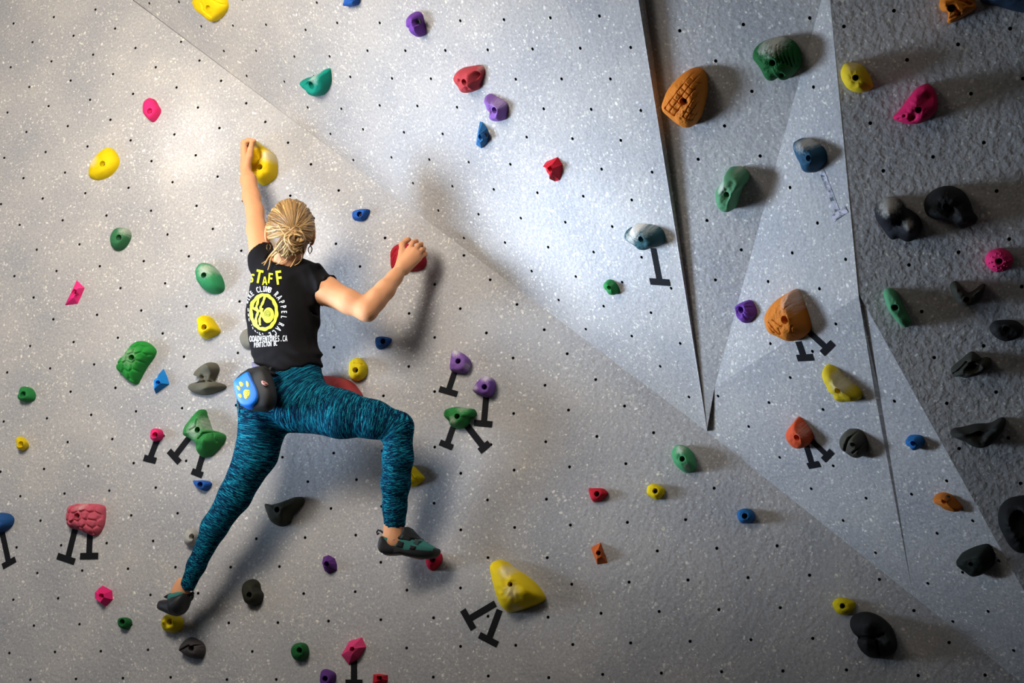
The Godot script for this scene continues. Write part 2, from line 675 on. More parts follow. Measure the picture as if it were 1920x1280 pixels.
func make_wall() -> void:
	var tex := wall_tex()
	var m := StandardMaterial3D.new()
	m.albedo_texture = tex[0]
	m.roughness = 0.95
	m.metallic_specular = 0.2
	m.detail_enabled = true
	m.detail_albedo = tex[1]
	m.detail_uv_layer = BaseMaterial3D.DETAIL_UV_2
	m.detail_blend_mode = BaseMaterial3D.BLEND_MODE_MIX
	m.heightmap_enabled = true
	m.heightmap_texture = tex[2]
	m.heightmap_scale = WALL_RELIEF
	var root := Node3D.new()
	root.name = "wall_climbing"
	add_child(root)
	root.set_meta("kind", "structure")
	root.set_meta("label", "grey speckled faceted climbing wall drilled with rows of bolt holes")
	var sleeves := st_new(false)
	var seen := {"A": HOLES_A, "B": HOLES_B}
	for key in ["A", "B", "C", "D", "E", "F", "G"]:
		var pl: Dictionary = planes[key]
		var n: Vector3 = pl.n
		var flat := PackedVector2Array()
		for p in pl.poly:
			var q: Vector3 = hit(p.x, p.y, pl) - pl.o
			flat.append(Vector2(q.dot(pl.r), q.dot(pl.c)))
		if signed_area(flat) < 0.0:
			flat.reverse()
		if key == "A":
			# stops at the floor
			var q0: Vector3 = pl.o
			var r: Vector3 = pl.r
			var c: Vector3 = pl.c
			var floor_line := PackedVector2Array()
			for x in [-6.0, 6.0]:
				floor_line.append(Vector2(x, -(q0.y + r.y * x) / c.y))
			flat = clip_convex(flat, PackedVector2Array([floor_line[0], floor_line[1], Vector2(6, 9), Vector2(-6, 9)]))
		var lo := flat[0]
		var hi := flat[0]
		for p in flat:
			lo = lo.min(p)
			hi = hi.max(p)
		var st := SurfaceTool.new()
		st.begin(Mesh.PRIMITIVE_TRIANGLES)
		st.set_smooth_group(-1)
		var known := PackedVector2Array()
		if seen.has(key):
			for p in v2(seen[key]):
				var q: Vector3 = hit(p.x, p.y, pl) - pl.o
				known.append(Vector2(q.dot(pl.r), q.dot(pl.c)))
		var half := GRID * 0.5
		var pieces := Geometry2D.decompose_polygon_in_convex(flat)
		for k in pieces.size():
			if signed_area(pieces[k]) < 0.0:
				var turned: PackedVector2Array = pieces[k]
				turned.reverse()
				pieces[k] = turned
		for j in range(int(floor(lo.y / half)) - 2, int(ceil(hi.y / half)) + 3):
			for i in range(int(floor(lo.x / GRID)) - 2, int(ceil(hi.x / GRID)) + 3):
				var mid := Vector2(i * GRID + (half if posmod(j, 2) == 1 else 0.0), j * half)
				var hole := mid
				for q in known:
					if q.distance_squared_to(mid) < 0.0011:
						hole = q
				for piece in pieces:
					var cell := clip_convex(PackedVector2Array([mid + Vector2(half, 0), mid + Vector2(0, half), mid - Vector2(half, 0), mid - Vector2(0, half)]), piece)
					if cell.size() >= 3:
						hole_cell(st, sleeves, pl, cell, hole)
		part(root, "panel", st_end(st), m)
	part(root, "bolt_sleeve", st_end(sleeves), mat(Color(0.07, 0.075, 0.075), 0.6), "dark threaded sleeves inside the bolt holes", "stuff")
	# the narrow return faces where a panel steps down to its neighbour
	var steps := st_new(false)
	step_face(steps, m, root, planes["B"], [1136, -380, 1149, -300, 1325, 808], planes["C"], [1154, -380, 1166, -300, 1326, 806])
	step_face(steps, m, root, planes["E"], [1610, 555, 1614, 580, 1639, 730, 1703, 1110], planes["F"], [1612, 551, 1622, 590, 1650, 740, 1712, 1117])

func step_face(_st: SurfaceTool, m: Material, root: Node3D, pa: Dictionary, a: Array, pb: Dictionary, b: Array) -> void:
	var st := SurfaceTool.new()
	st.begin(Mesh.PRIMITIVE_TRIANGLES)
	st.set_smooth_group(-1)
	var va := v2(a)
	var vb := v2(b)
	for i in va.size() - 1:
		var p := [hit(va[i].x, va[i].y, pa), hit(vb[i].x, vb[i].y, pb), hit(vb[i + 1].x, vb[i + 1].y, pb), hit(va[i + 1].x, va[i + 1].y, pa)]
		var out: Vector3 = EYE - p[0]
		for t in [[0, 1, 2], [0, 2, 3]]:
			var o: Array = t.duplicate()
			if (p[t[2]] - p[t[0]]).cross(p[t[1]] - p[t[0]]).dot(out) < 0.0:
				o = [t[0], t[2], t[1]]
			for k in o:
				var q: Vector3 = p[k]
				st.set_uv(Vector2(q.z, q.y) / 2.0)
				st.set_uv2(Vector2(q.z, q.y) / 2.6)
				st.add_vertex(q)
	part(root, "step_face", st_end(st), m)

func put(st: SurfaceTool, pl: Dictionary, p: Vector2) -> void:
	st.set_uv(p / 2.0)
	st.set_uv2(p / 2.6 + Vector2(0.3, 0.1))
	st.add_vertex(pl.o + pl.r * p.x + pl.c * p.y)

func hole_cell(st: SurfaceTool, sl: SurfaceTool, pl: Dictionary, cell: PackedVector2Array, h: Vector2) -> void:
	var R := 0.0056
	var room := 1.0
	for i in cell.size():
		var a := cell[i]
		var e := (cell[(i + 1) % cell.size()] - a).normalized()
		room = minf(room, e.cross(h - a))
	if room < R * 3.0:
		for i in range(1, cell.size() - 1):
			for p in [cell[0], cell[i + 1], cell[i]]:
				put(st, pl, p)
		return
	var sides := 10
	var ring := PackedVector2Array()
	for k in sides:
		ring.append(h + Vector2.from_angle(TAU * k / sides) * R)
	# join the outline and the ring by angle
	var list := []
	for p in cell:
		list.append([posmod_angle((p - h).angle()), 0, p])
	for p in ring:
		list.append([posmod_angle((p - h).angle()), 1, p])
	list.sort_custom(func(a, b): return a[0] < b[0])
	var outer = null
	var inner = null
	for q in list:
		if q[1] == 0:
			outer = q[2]
		else:
			inner = q[2]
	for q in list:
		# triangle between the last outer, the last inner and this point
		for p in [outer, q[2], inner]:
			put(st, pl, p)
		if q[1] == 0:
			outer = q[2]
		else:
			inner = q[2]
	var n: Vector3 = pl.n
	var pts := PackedVector3Array()
	for p in ring:
		pts.append(pl.o + pl.r * p.x + pl.c * p.y)
	var mid: Vector3 = pl.o + pl.r * h.x + pl.c * h.y
	for k in sides:
		var a := pts[k]
		var b := pts[(k + 1) % sides]
		tri(sl, a, b, b - n * 0.022, mid - a)
		tri(sl, a, b - n * 0.022, a - n * 0.022, mid - a)
		tri(sl, a - n * 0.022, b - n * 0.022, mid - n * 0.022, n)

func posmod_angle(a: float) -> float:
	return fposmod(a, TAU)

const WALL_RELIEF := 0.27

# bolt holes seen in the photograph, in pixels
const HOLES_A := [25.5, 44, 101, 32, 179, 18, 61, 79, 138, 67, 216, 53.5, 20, 126, 96.5, 115, 174.5, 102.5, 254, 90, 55, 163, 132.5, 151, 212, 139, 292, 126, 374, 113.5, 14, 211, 91, 199, 169, 187, 249.5, 176, 331, 164, 414.5, 151.5, 49.5, 247.5, 127, 236.5, 207, 224.5, 371, 201.5, 8, 296, 85.5, 285, 164, 274.5, 245, 263, 327, 252, 411.5, 240, 284, 302, 367, 291, 497.5, 228.5, 540, 267.5, 583, 308, 44, 334, 122, 323.5, 2, 382.5, 80, 372, 160, 362, 241, 352, 323.5, 341.5, 408, 331, 69, 468, 149, 458, 314, 439.5, 399, 429, 106, 508, 187, 499, 269.5, 489.5, 354, 480.5, 27, 517.5, 63, 557.5, 226, 540, 309.5, 531, 20, 606.5, 100, 598.5, 182, 590, 265, 582, 349.5, 574, 221, 633, 305, 625, 630, 457, 722, 446, 675, 499.5, 815, 533, 863, 578.5, 767, 587.5, 815, 632.5, 912, 624, 56.5, 648.5, 138, 641, 13.5, 698, 94, 690.5, 176.5, 683, 345, 668.5, 132.5, 734, 216.5, 727, 7, 790, 88, 784, 171, 777.5, 255, 771, 341.5, 765, 127, 828.5, 210.5, 823, 82.5, 879, 165.5, 873.5, 250.5, 868, 1, 884, 38, 930, 121, 925, 205, 919.5, 292, 914, 626, 651, 766.5, 687, 815, 734, 719, 742, 529.5, 857, 717, 845, 815, 838, 864, 887, 668.5, 899, 482.5, 910.5, 620.5, 953, 715.5, 949, 814, 943, 914, 937, 1063.5, 663, 962, 671, 1117, 711.5, 1171, 761, 1066, 768.5, 963, 775, 1119, 818, 1225.5, 811, 1173.5, 869, 1068, 875, 964, 881, 1339, 915, 76, 976, 246, 966, 333, 962, 31, 1026, 114.5, 1022, 200, 1018, 287, 1014, 70, 1074, 154, 1069.5, 240, 1066, 329, 1063, 25, 1124, 109, 1121.5, 282, 1115, 371.5, 1112, 63.5, 1172.5, 149, 1170, 17.5, 1224, 103, 1222, 189, 1220.5, 277.5, 1218, 57, 1274, 142.5, 1272.5, 230.5, 1271, 320, 1269.5, 473, 1221, 572, 1007.5, 667, 1003, 864, 993, 524, 1062, 714, 1054, 915, 1045, 569.5, 1112.5, 666, 1109, 763, 1106, 863.5, 1102, 521, 1167, 616, 1164, 714, 1161.5, 813, 1158, 915, 1155, 762.5, 1214.5, 863.5, 1211.5, 518, 1273.5, 812.5, 1269, 915.5, 1267, 965, 988.5, 1069.5, 984, 1176.5, 979, 1285.5, 974, 1232.5, 1032.5, 1344, 1027.5, 1072, 1095, 1179.5, 1091, 1290, 1087, 1402.5, 1082.5, 1127, 1149.5, 1236, 1146, 1348, 1142.5, 967, 1209.5, 1074, 1208, 1182.5, 1205, 1294, 1202, 1408, 1199, 1130, 1264, 1240, 1261.5, 1353, 1259, 1457, 1023, 1518, 1078, 1463, 1139, 1524, 1196.5, 1468, 1257.5, 1587, 1255.5]
const HOLES_B := [529, 7, 594, 5, 712, 43, 863, 39, 945, 37, 509.5, 57, 573, 56, 689, 95, 760, 95, 835, 94.5, 914.5, 93.5, 552, 106, 618, 105.5, 533, 153, 735, 147, 808, 147.5, 577, 201.5, 640, 204, 712, 197.5, 782.5, 198.5, 857, 201, 619.5, 251, 757.5, 248, 830, 251, 662.5, 300, 734, 295, 805, 299, 879, 304, 957, 308, 1032, 33.5, 1124, 30, 998.5, 92, 1088, 90.5, 1182.5, 89, 967, 148.5, 1053, 148, 1144.5, 148, 1019.5, 204, 1108.5, 205, 1201.5, 207, 987.5, 257, 1073.5, 260, 1164, 263, 1128, 317, 962, 417.5, 1043, 424.5, 1129.5, 431, 1012, 471.5, 1095.5, 479, 1184, 488, 981.5, 517, 1063, 526, 1031.5, 571, 1114.5, 581, 1201.5, 592, 1238, 545.5, 1166, 637, 812, 403, 885, 410, 932.5, 463.5, 1255, 650, 1219, 694]

# ------------------------------------------------------------------ climbing holds
# outline: pixels of the silhouette; bolt: pixel of the bolt hole; H: how far the hold stands out, in metres
# options: gem (flat facets), bumps [[x, y, radius, height]...], grooves [[x0, y0, x1, y1, width, depth]...], cells (turtle-shell lumps), chalk [[x, y, radius, strength]...], round (profile), rim (bolt recess radius)
func hold(label: String, c: Color, outline: PackedVector2Array, bolt: Vector2, H: float, opt := {}) -> Node3D:
	var pl := panel_at(opt.get("on", bolt))
	var n: Vector3 = pl.n
	var base := hit(bolt.x, bolt.y, pl)
	var u := (cam_x - n * cam_x.dot(n)).normalized()
	var v := n.cross(u)
	var o := thing("climbing_hold", label, "climbing hold", "climbing holds bolted to the wall", Transform3D(Basis(u, v, n), base))
	var ppm := pixel(base + u * 0.05).distance_to(pixel(base - u * 0.05)) * 10.0
	var gem: bool = opt.has("gem")
	var fine: bool = opt.has("cells") or opt.has("grooves") or opt.has("fine")
	var dense: bool = opt.has("dense")
	var N := outline.size() if gem else (230 if dense else (120 if fine else 56))
	var K := 2 if gem else (80 if dense else (34 if fine else 14))
	var pts := outline if gem else smooth_loop(outline, N)
	# how a point lifted off the wall moves in the picture
	var shift := pixel(base + n * H) - pixel(base)
	var sdir := shift.normalized()
	var loop := PackedVector2Array()
	var lift := PackedFloat32Array()
	for p in pts:
		var dir := (p - bolt).normalized()
		var z := H * 0.5 * clampf(dir.dot(sdir), 0.0, 1.0) * clampf(shift.length() / 8.0, 0.0, 1.0)
		var q := hit(p.x, p.y, pl, z) - base
		loop.append(Vector2(q.dot(u), q.dot(v)))
		lift.append(z)
	if signed_area(loop) < 0.0:
		loop.reverse()
		lift.reverse()
	var hb: float = opt.get("bolt_height", H)
	var qb := hit(bolt.x, bolt.y, pl, hb) - base
	var b := Vector2(qb.dot(u), qb.dot(v))
	var R: float = opt.get("rim", 5.0) / ppm
	var power: float = opt.get("round", 2.0)
	var reach := 0.0
	for p in pts:
		reach = maxf(reach, p.distance_to(bolt))
	var local := func(x: float, y: float) -> Vector2:
		var far := Vector2(x, y).distance_to(bolt) / reach
		var q := hit(x, y, pl, H * clampf(sqrt(maxf(0.0, 1.0 - far * far)), 0.35, 1.0)) - base
		return Vector2(q.dot(u), q.dot(v))
	var bumps := []
	for w in opt.get("bumps", []):
		bumps.append([local.call(w[0], w[1]), w[2] / ppm, w[3]])
	var cuts := []
	for w in opt.get("grooves", []):
		cuts.append([local.call(w[0], w[1]), local.call(w[2], w[3]), w[4] / ppm, w[5]])
	var chalk := []
	for w in opt.get("chalk", []):
		chalk.append([local.call(w[0], w[1]), w[2] / ppm, w[3]])
	var seeds := PackedVector2Array()
	if opt.has("cells"):
		var rng := RandomNumberGenerator.new()
		rng.seed = int(bolt.x)
		var sz: float = opt.cells / ppm
		for i in range(-9, 10):
			for j in range(-9, 10):
				seeds.append(b + Vector2(i + (0.5 if posmod(j, 2) == 1 else 0.0) + rng.randf_range(-0.22, 0.22), j * 0.87 + rng.randf_range(-0.2, 0.2)) * sz)
	var rings := []
	var cols := []
	var skirt := PackedVector3Array()
	for i in N:
		skirt.append(Vector3(loop[i].x, loop[i].y, -0.004))
	rings.append(skirt)
	var seed_off := Vector3(bolt.x * 0.37, bolt.y * 0.21, 0)
	var ch := lin(225, 220, 210)
	for k in K + 1:
		var t := float(k) / K
		var ring := PackedVector3Array()
		var col := PackedColorArray()
		for i in N:
			var dir := (loop[i] - b).normalized()
			var q: Vector2
			var z: float
			if gem:
				var mid := 0.5 + 0.16 * sin(i * 2.4 + bolt.x)
				q = loop[i].lerp(b, [0.0, mid, 1.0][k])
				if k == K:
					q = b + dir * R
				z = [lift[i], H * (0.86 + 0.16 * sin(i * 3.7 + bolt.y)), H][k]
			else:
				q = loop[i].lerp(b + dir * R, t)
				var e := pow(1.0 - pow(1.0 - minf(t / 0.92, 1.0), power), 1.0 / power)
				z = lerpf(lift[i], lerpf(H, hb, smoothstep(0.55, 1.0, t)), e)
				var edge := smoothstep(0.0, 0.35, t) * (1.0 - smoothstep(0.93, 1.0, t) * 0.7)
				for w in bumps:
					var x: float = q.distance_squared_to(w[0]) / (w[1] * w[1])
					z += w[2] * exp(-x * 1.6) * edge
				for w in cuts:
					var g := Geometry2D.get_closest_point_to_segment(q, w[0], w[1])
					var x: float = q.distance_squared_to(g) / (w[2] * w[2])
					z -= w[3] * exp(-x * 2.0) * smoothstep(0.0, 0.12, t)
				if seeds.size() > 0:
					var f1 := 1e9
					var f2 := 1e9
					for s in seeds:
						var x := q.distance_to(s)
						if x < f1:
							f2 = f1
							f1 = x
						elif x < f2:
							f2 = x
					z += (smoothstep(0.0, 0.011, f2 - f1) - 0.75) * 0.011 * smoothstep(0.0, 0.1, t) * (1.0 - smoothstep(0.9, 1.0, t))
				z += noise.get_noise_3dv(Vector3(q.x, q.y, 0) * 26.0 + seed_off) * H * 0.09 * edge
				z = maxf(z, 0.002)
			ring.append(Vector3(q.x, q.y, z))
			var m := 0.0
			for w in chalk:
				var x: float = q.distance_to(w[0]) / w[1]
				m = maxf(m, w[2] * clampf(1.35 - x + noise.get_noise_3dv(Vector3(q.x * 120.0, q.y * 120.0, 3.0) + seed_off) * 0.5 + noise.get_noise_3dv(Vector3(q.x * 420.0, q.y * 420.0, 8.0)) * 0.35, 0.0, 1.0))
			col.append(c.lerp(ch, m))
		rings.append(ring)
		cols.append(col)
	var st := st_new(not gem)
	for k in rings.size() - 1:
		var ca: PackedColorArray = cols[maxi(k - 1, 0)]
		var cb: PackedColorArray = cols[k]
		for i in N:
			var j := (i + 1) % N
			for w in [[rings[k][i], ca[i]], [rings[k + 1][j], cb[j]], [rings[k][j], ca[j]], [rings[k][i], ca[i]], [rings[k + 1][i], cb[i]], [rings[k + 1][j], cb[j]]]:
				st.set_color(w[1])
				st.add_vertex(w[0])
	# the bolt recess
	var deep_z := hb - minf(0.03, hb * 0.72)
	if not opt.has("no_bolt"):
		st.set_smooth_group(1)
		for i in N:
			var j := (i + 1) % N
			var p: Vector3 = rings[-1][i]
			var q: Vector3 = rings[-1][j]
			var p2 := Vector3(p.x, p.y, deep_z)
			var q2 := Vector3(q.x, q.y, deep_z)
			st.set_color(c)
			for w in [p, q2, q, p, p2, q2, p2, Vector3(b.x, b.y, deep_z), q2]:
				st.add_vertex(w)
	else:
		for i in N:
			st.set_color(c)
			for w in [rings[-1][i], Vector3(b.x, b.y, hb), rings[-1][(i + 1) % N]]:
				st.add_vertex(w)
	part(o, "grip", st_end(st), hold_mat)
	if not opt.has("no_bolt"):
		var bo := part(o, "bolt", bolt_mesh, steel_mat)
		var s := R / 0.009
		bo.transform = Transform3D(Basis().scaled(Vector3(s, s, 1.0)), Vector3(b.x, b.y, deep_z))
	return o

func make_bolt() -> ArrayMesh:
	# a round bolt head with a hexagonal socket
	var st := st_new(false)
	var N := 18
	var outer := []
	var rim := []
	var hex := []
	for i in N:
		var a := TAU * i / N
		outer.append(Vector3(cos(a), sin(a), 0) * 0.0072)
		rim.append(Vector3(cos(a) * 0.0066, sin(a) * 0.0066, 0.007))
		var k := PI / 6.0 - absf(fposmod(a, PI / 3.0) - PI / 6.0)
		hex.append(Vector3(cos(a), sin(a), 0) * (0.0034 / cos(PI / 6.0 - k)) + Vector3(0, 0, 0.007))
	for i in N:
		var j := (i + 1) % N
		var up := Vector3(0, 0, 1)
		tri(st, outer[i], outer[j], rim[j], outer[i])
		tri(st, outer[i], rim[j], rim[i], outer[i])
		tri(st, rim[i], rim[j], hex[j], up)
		tri(st, rim[i], hex[j], hex[i], up)
		var lo_i: Vector3 = hex[i] - up * 0.005
		var lo_j: Vector3 = hex[j] - up * 0.005
		tri(st, hex[i], hex[j], lo_j, -hex[i] + up * 0.007)
		tri(st, hex[i], lo_j, lo_i, -hex[i] + up * 0.007)
		tri(st, lo_i, lo_j, Vector3(0, 0, 0.002), up)
	return st_end(st)

# outlines traced at four times the photograph's size, from the corner (ox, oy) of each crop
func z4(ox: float, oy: float, a: Array) -> PackedVector2Array:
	var out := v2(a)
	for i in out.size():
		out[i] = Vector2(ox + out[i].x / 4.0, oy + out[i].y / 4.0)
	return out

func zh(label: String, c: Color, ox: float, oy: float, a: Array, bx: float, by: float, H: float, opt := {}) -> void:
	hold(label, c, z4(ox, oy, a), Vector2(ox + bx / 4.0, oy + by / 4.0), H, opt)

func make_holds() -> void:
	hold_mat = StandardMaterial3D.new()
	hold_mat.vertex_color_use_as_albedo = true
	hold_mat.roughness = 0.75
	hold_mat.metallic_specular = 0.35
	var gn := FastNoiseLite.new()
	gn.seed = 9
	gn.frequency = 0.12
	gn.fractal_octaves = 3
	hold_mat.uv1_triplanar = true
	hold_mat.uv1_scale = Vector3.ONE * 6.0
	hold_mat.heightmap_enabled = true
	hold_mat.heightmap_texture = ImageTexture.create_from_image(gn.get_seamless_image(512, 512))
	hold_mat.heightmap_scale = 0.05
	bolt_mesh = make_bolt()
	var yellow := lin(222, 192, 8)
	var pink := lin(222, 40, 105)
	var magenta := lin(196, 26, 88)
	var red := lin(188, 24, 44)
	var brick := lin(168, 58, 62)
	var purple := lin(106, 60, 150)
	var green := lin(40, 124, 62)
	var deep_green := lin(22, 92, 44)
	var teal := lin(10, 130, 112)
	var blue := lin(32, 84, 160)
	var sky_blue := lin(28, 128, 205)
	var steel_blue := lin(40, 100, 150)
	var orange := lin(206, 120, 36)
	var rust := lin(190, 92, 38)
	var black := lin(28, 28, 29)
	var olive := lin(48, 48, 40)
	# ---- above the climber
	zh("broad yellow hold with curved grooves, highest above the climber's head", yellow, 0, 0, [1450, 0, 1455, 40, 1480, 80, 1540, 120, 1600, 158, 1640, 150, 1690, 105, 1715, 50, 1700, -20, 1650, -70, 1570, -90, 1490, -60], 1565, 68, 0.045, {"grooves": [[377, 5, 381, 20, 1.6, 0.006], [381, 20, 395, 32, 1.6, 0.006], [395, -1, 420, 14, 1.6, 0.006], [420, 14, 428, 15, 1.6, 0.006]]})
	zh("small pink lens-shaped hold above a smooth yellow oval hold", pink, 0, 0, [1080, 790, 1100, 755, 1140, 740, 1170, 755, 1190, 790, 1210, 830, 1190, 880, 1150, 917, 1110, 885, 1082, 840], 1122, 833, 0.045, {"round": 2.6})
	hold("smooth yellow oval hold with a tiny screw hole, under the small pink lens", yellow, v2([168, 325, 170, 308, 180, 293, 200, 279, 213, 280, 224, 297, 222, 313, 210, 328, 195, 336, 181, 338, 170, 333]), Vector2(192, 307), 0.048, {"bumps": [[180, 332, 2.4, -0.012]], "grooves": [[205, 322, 218, 308, 1.6, 0.004]], "chalk": [[174, 302, 9, 0.45]]})
	zh("blue hold above the teal fin hold, highest of the blue holds", blue, 480, 0, [658, 40, 665, 10, 680, -30, 740, -50, 780, -20, 782, 10, 770, 35, 730, 47, 690, 45], 715, -12, 0.04)
	zh("purple wedge hold with a dark folded ridge, highest of the purple holds", purple, 480, 0, [1142, 170, 1165, 120, 1195, 88, 1240, 95, 1260, 140, 1275, 210, 1278, 255, 1250, 270, 1215, 250, 1190, 215, 1145, 195], 1184, 178, 0.06, {"grooves": [[784, 27, 790, 45, 2.4, 0.018], [790, 45, 793, 62, 2.4, 0.018]], "bumps": [[779, 33, 7, 0.012]]})
	zh("teal fin-shaped hold with one pointed horn", teal, 480, 0, [340, 620, 370, 590, 430, 570, 460, 555, 550, 510, 567, 560, 565, 620, 545, 670, 510, 710, 470, 713, 420, 690, 370, 660], 415, 640, 0.055, {"bolt_height": 0.045, "bumps": [[611, 150, 14, 0.025], [608, 156, 2, -0.01]], "grooves": [[588, 141, 604, 135, 3.0, 0.012]], "chalk": [[585, 146, 9, 0.35]]})
	zh("dusty red hold with a large round pocket and upturned horn", brick, 480, 0, [1498, 590, 1510, 550, 1550, 510, 1620, 495, 1690, 488, 1718, 520, 1710, 570, 1690, 620, 1680, 660, 1630, 685, 1580, 682, 1530, 645], 1560, 617, 0.06, {"fine": 1, "bumps": [[888, 147, 9.5, -0.045], [860, 151, 3, -0.01], [874, 167, 4, -0.01]], "chalk": [[900, 128, 8, 0.3]]})
	zh("purple flared cup-shaped hold beneath the dusty red pocketed hold", lin(124, 86, 160), 480, 0, [1738, 715, 1760, 702, 1800, 720, 1850, 745, 1890, 780, 1885, 850, 1870, 895, 1810, 900, 1770, 880, 1768, 830, 1762, 770], 1787, 826, 0.05, {"bolt_height": 0.042, "bumps": [[942, 188, 10, 0.02]], "grooves": [[922, 184, 950, 198, 3.0, 0.016]], "chalk": [[935, 183, 14, 0.35]]})
	zh("blue angular hold beneath the purple flared cup-shaped hold", steel_blue, 480, 0, [1680, 910, 1700, 915, 1735, 960, 1752, 1010, 1735, 1070, 1690, 1112, 1650, 1085, 1655, 1040, 1665, 980], 1685, 1030, 0.042, {"gem": 1})
	# ---- the overhanging panels
	var grid := []
	for patch in [[Vector2(1247, 203), Vector2(61, -75), Vector2(0.775, 0.632), 11.0, 2, 8], [Vector2(1281, 218), Vector2(38, -62), Vector2(0.85, 0.53), 8.0, 3, 7]]:
		var from: Vector2 = patch[0]
		var along: Vector2 = patch[1]
		var across: Vector2 = patch[2] * patch[3]
		for k in int(patch[4]) + 1:
			var p: Vector2 = from + across * k
			grid.append([p.x, p.y, p.x + along.x, p.y + along.y, 1.3, 0.005])
		for k in int(patch[5]) + 1:
			var p: Vector2 = from + along * (float(k) / patch[5])
			var q: Vector2 = p + across * patch[4]
			grid.append([p.x, p.y, q.x, q.y, 1.3, 0.005])
	zh("large orange egg-shaped hold with a grid of square tiles", orange, 960, 0, [1130, 790, 1150, 730, 1190, 650, 1260, 570, 1340, 515, 1400, 505, 1445, 530, 1468, 590, 1470, 680, 1450, 780, 1420, 870, 1370, 935, 1310, 948, 1240, 915, 1170, 860, 1140, 830], 1282, 763, 0.085, {"dense": 1, "grooves": grid, "rim": 6.6, "round": 2.3})
	hold("small red angular hold alone on the pale overhang", red, v2([1022, 312, 1024, 303, 1046, 294, 1055, 308, 1055, 318, 1050, 338, 1040, 340, 1032, 332, 1025, 322]), Vector2(1031, 316), 0.042, {"gem": 1})
	var ripples := []
	for k in 7:
		ripples.append([1452 + k * 7, 88 + k * 1.5, 1462 + k * 6.4, 116 + k * 3.0, 1.6, 0.009])
	hold("big dark green rippled hold dusted with chalk on top", deep_green, v2([1414, 105, 1417, 90, 1430, 78, 1450, 71, 1475, 70, 1492, 80, 1502, 98, 1504, 115, 1498, 130, 1478, 147, 1465, 143, 1450, 150, 1438, 146, 1428, 128, 1420, 115]), Vector2(1448, 118), 0.09, {"dense": 1, "grooves": ripples, "rim": 6.0, "bumps": [[1462, 142, 6, -0.02]], "chalk": [[1448, 76, 22, 0.7], [1428, 92, 10, 0.5]]})
	zh("smooth yellow egg-like hold beside the magenta pocketed hold", lin(214, 184, 30), 1440, 0, [545, 560, 550, 520, 580, 475, 640, 468, 700, 485, 750, 540, 785, 620, 785, 660, 730, 690, 660, 692, 600, 665, 560, 610], 655, 583, 0.06, {"rim": 6.0, "chalk": [[1600, 120, 12, 0.3]]})
	zh("large magenta hold with several round dents", magenta, 1440, 0, [937, 875, 980, 830, 1040, 750, 1110, 665, 1180, 628, 1220, 640, 1255, 685, 1275, 770, 1265, 830, 1220, 880, 1150, 920, 1080, 932, 1010, 920, 950, 897], 1127, 825, 0.075, {"fine": 1, "rim": 6.2, "bumps": [[1739, 185, 13, -0.03], [1711, 221, 7, -0.028], [1686, 223, 3, -0.014], [1696, 217, 3, -0.014]]})
	zh("orange clawed hold with a large bolt ring, highest on the dark panel", orange, 1440, 0, [1285, 15, 1300, 80, 1350, 100, 1345, 165, 1380, 170, 1450, 135, 1560, 65, 1550, 20, 1540, -40, 1440, -70, 1340, -60], 1377, 62, 0.075, {"rim": 7.5, "fine": 1, "bumps": [[1772, 8, 6, 0.015]], "grooves": [[1790, 14, 1800, 26, 3.0, 0.02], [1800, 26, 1778, 36, 2.4, 0.015], [1796, -2, 1820, 8, 3.0, 0.016]]})
	zh("very dark blue bulging hold beside the orange clawed hold", lin(18, 34, 54), 1440, 0, [1590, 0, 1640, 30, 1720, 45, 1800, 70, 1920, 95, 2050, 90, 2100, -20, 1900, -90, 1700, -60], 1900, -30, 0.09)
	hold("pale green peanut-shaped hold dusted with chalk", lin(86, 140, 100), v2([1344, 368, 1347, 352, 1357, 338, 1366, 325, 1368, 314, 1390, 312, 1404, 322, 1405, 335, 1395, 348, 1388, 365, 1382, 385, 1370, 395, 1355, 394, 1346, 383]), Vector2(1362, 365), 0.085, {"bolt_height": 0.075, "rim": 5.4, "bumps": [[1388, 328, 14, 0.02], [1374, 345, 9, -0.006]], "chalk": [[1350, 354, 10, 0.5], [1384, 316, 9, 0.4]]})
	zh("small purple ribbed shell hold beside the orange pointed hold", purple, 960, 320, [1690, 1020, 1720, 990, 1780, 968, 1815, 990, 1838, 1060, 1810, 1110, 1775, 1140, 1740, 1120, 1700, 1070], 1716, 1043, 0.04, {"bolt_height": 0.034, "grooves": [[1395, 571, 1414, 570, 1.4, 0.008], [1396, 576, 1417, 580, 1.4, 0.008], [1394, 585, 1411, 593, 1.4, 0.008], [1392, 590, 1404, 601, 1.4, 0.008]]})
	zh("teal-blue egg hold with chalky top above a worn pale tape mark", lin(36, 78, 104), 1440, 0, [212, 1080, 230, 1045, 280, 1033, 330, 1045, 390, 1080, 430, 1120, 445, 1170, 435, 1220, 400, 1260, 360, 1290, 310, 1285, 270, 1240, 230, 1170], 302, 1187, 0.07, {"rim": 4.8, "chalk": [[1512, 262, 14, 0.75], [1500, 268, 7, 0.5]]})
	zh("chalk-whitened teal hold with a black tape mark beneath it", lin(40, 78, 84), 960, 320, [857, 480, 875, 435, 920, 415, 940, 393, 1010, 398, 1080, 410, 1130, 440, 1148, 490, 1140, 540, 1080, 560, 1030, 578, 970, 570, 910, 540, 870, 510], 965, 515, 0.07, {"rim": 5.2, "fine": 1, "chalk": [[1184, 431, 15, 0.95], [1208, 427, 12, 0.45], [1182, 448, 9, 0.6]]})
	zh("small green bean hold alone on the pale overhanging panel", green, 960, 320, [698, 850, 715, 820, 745, 815, 780, 840, 803, 880, 800, 915, 770, 923, 740, 905, 705, 880], 728, 877, 0.036, {"rim": 4.0})
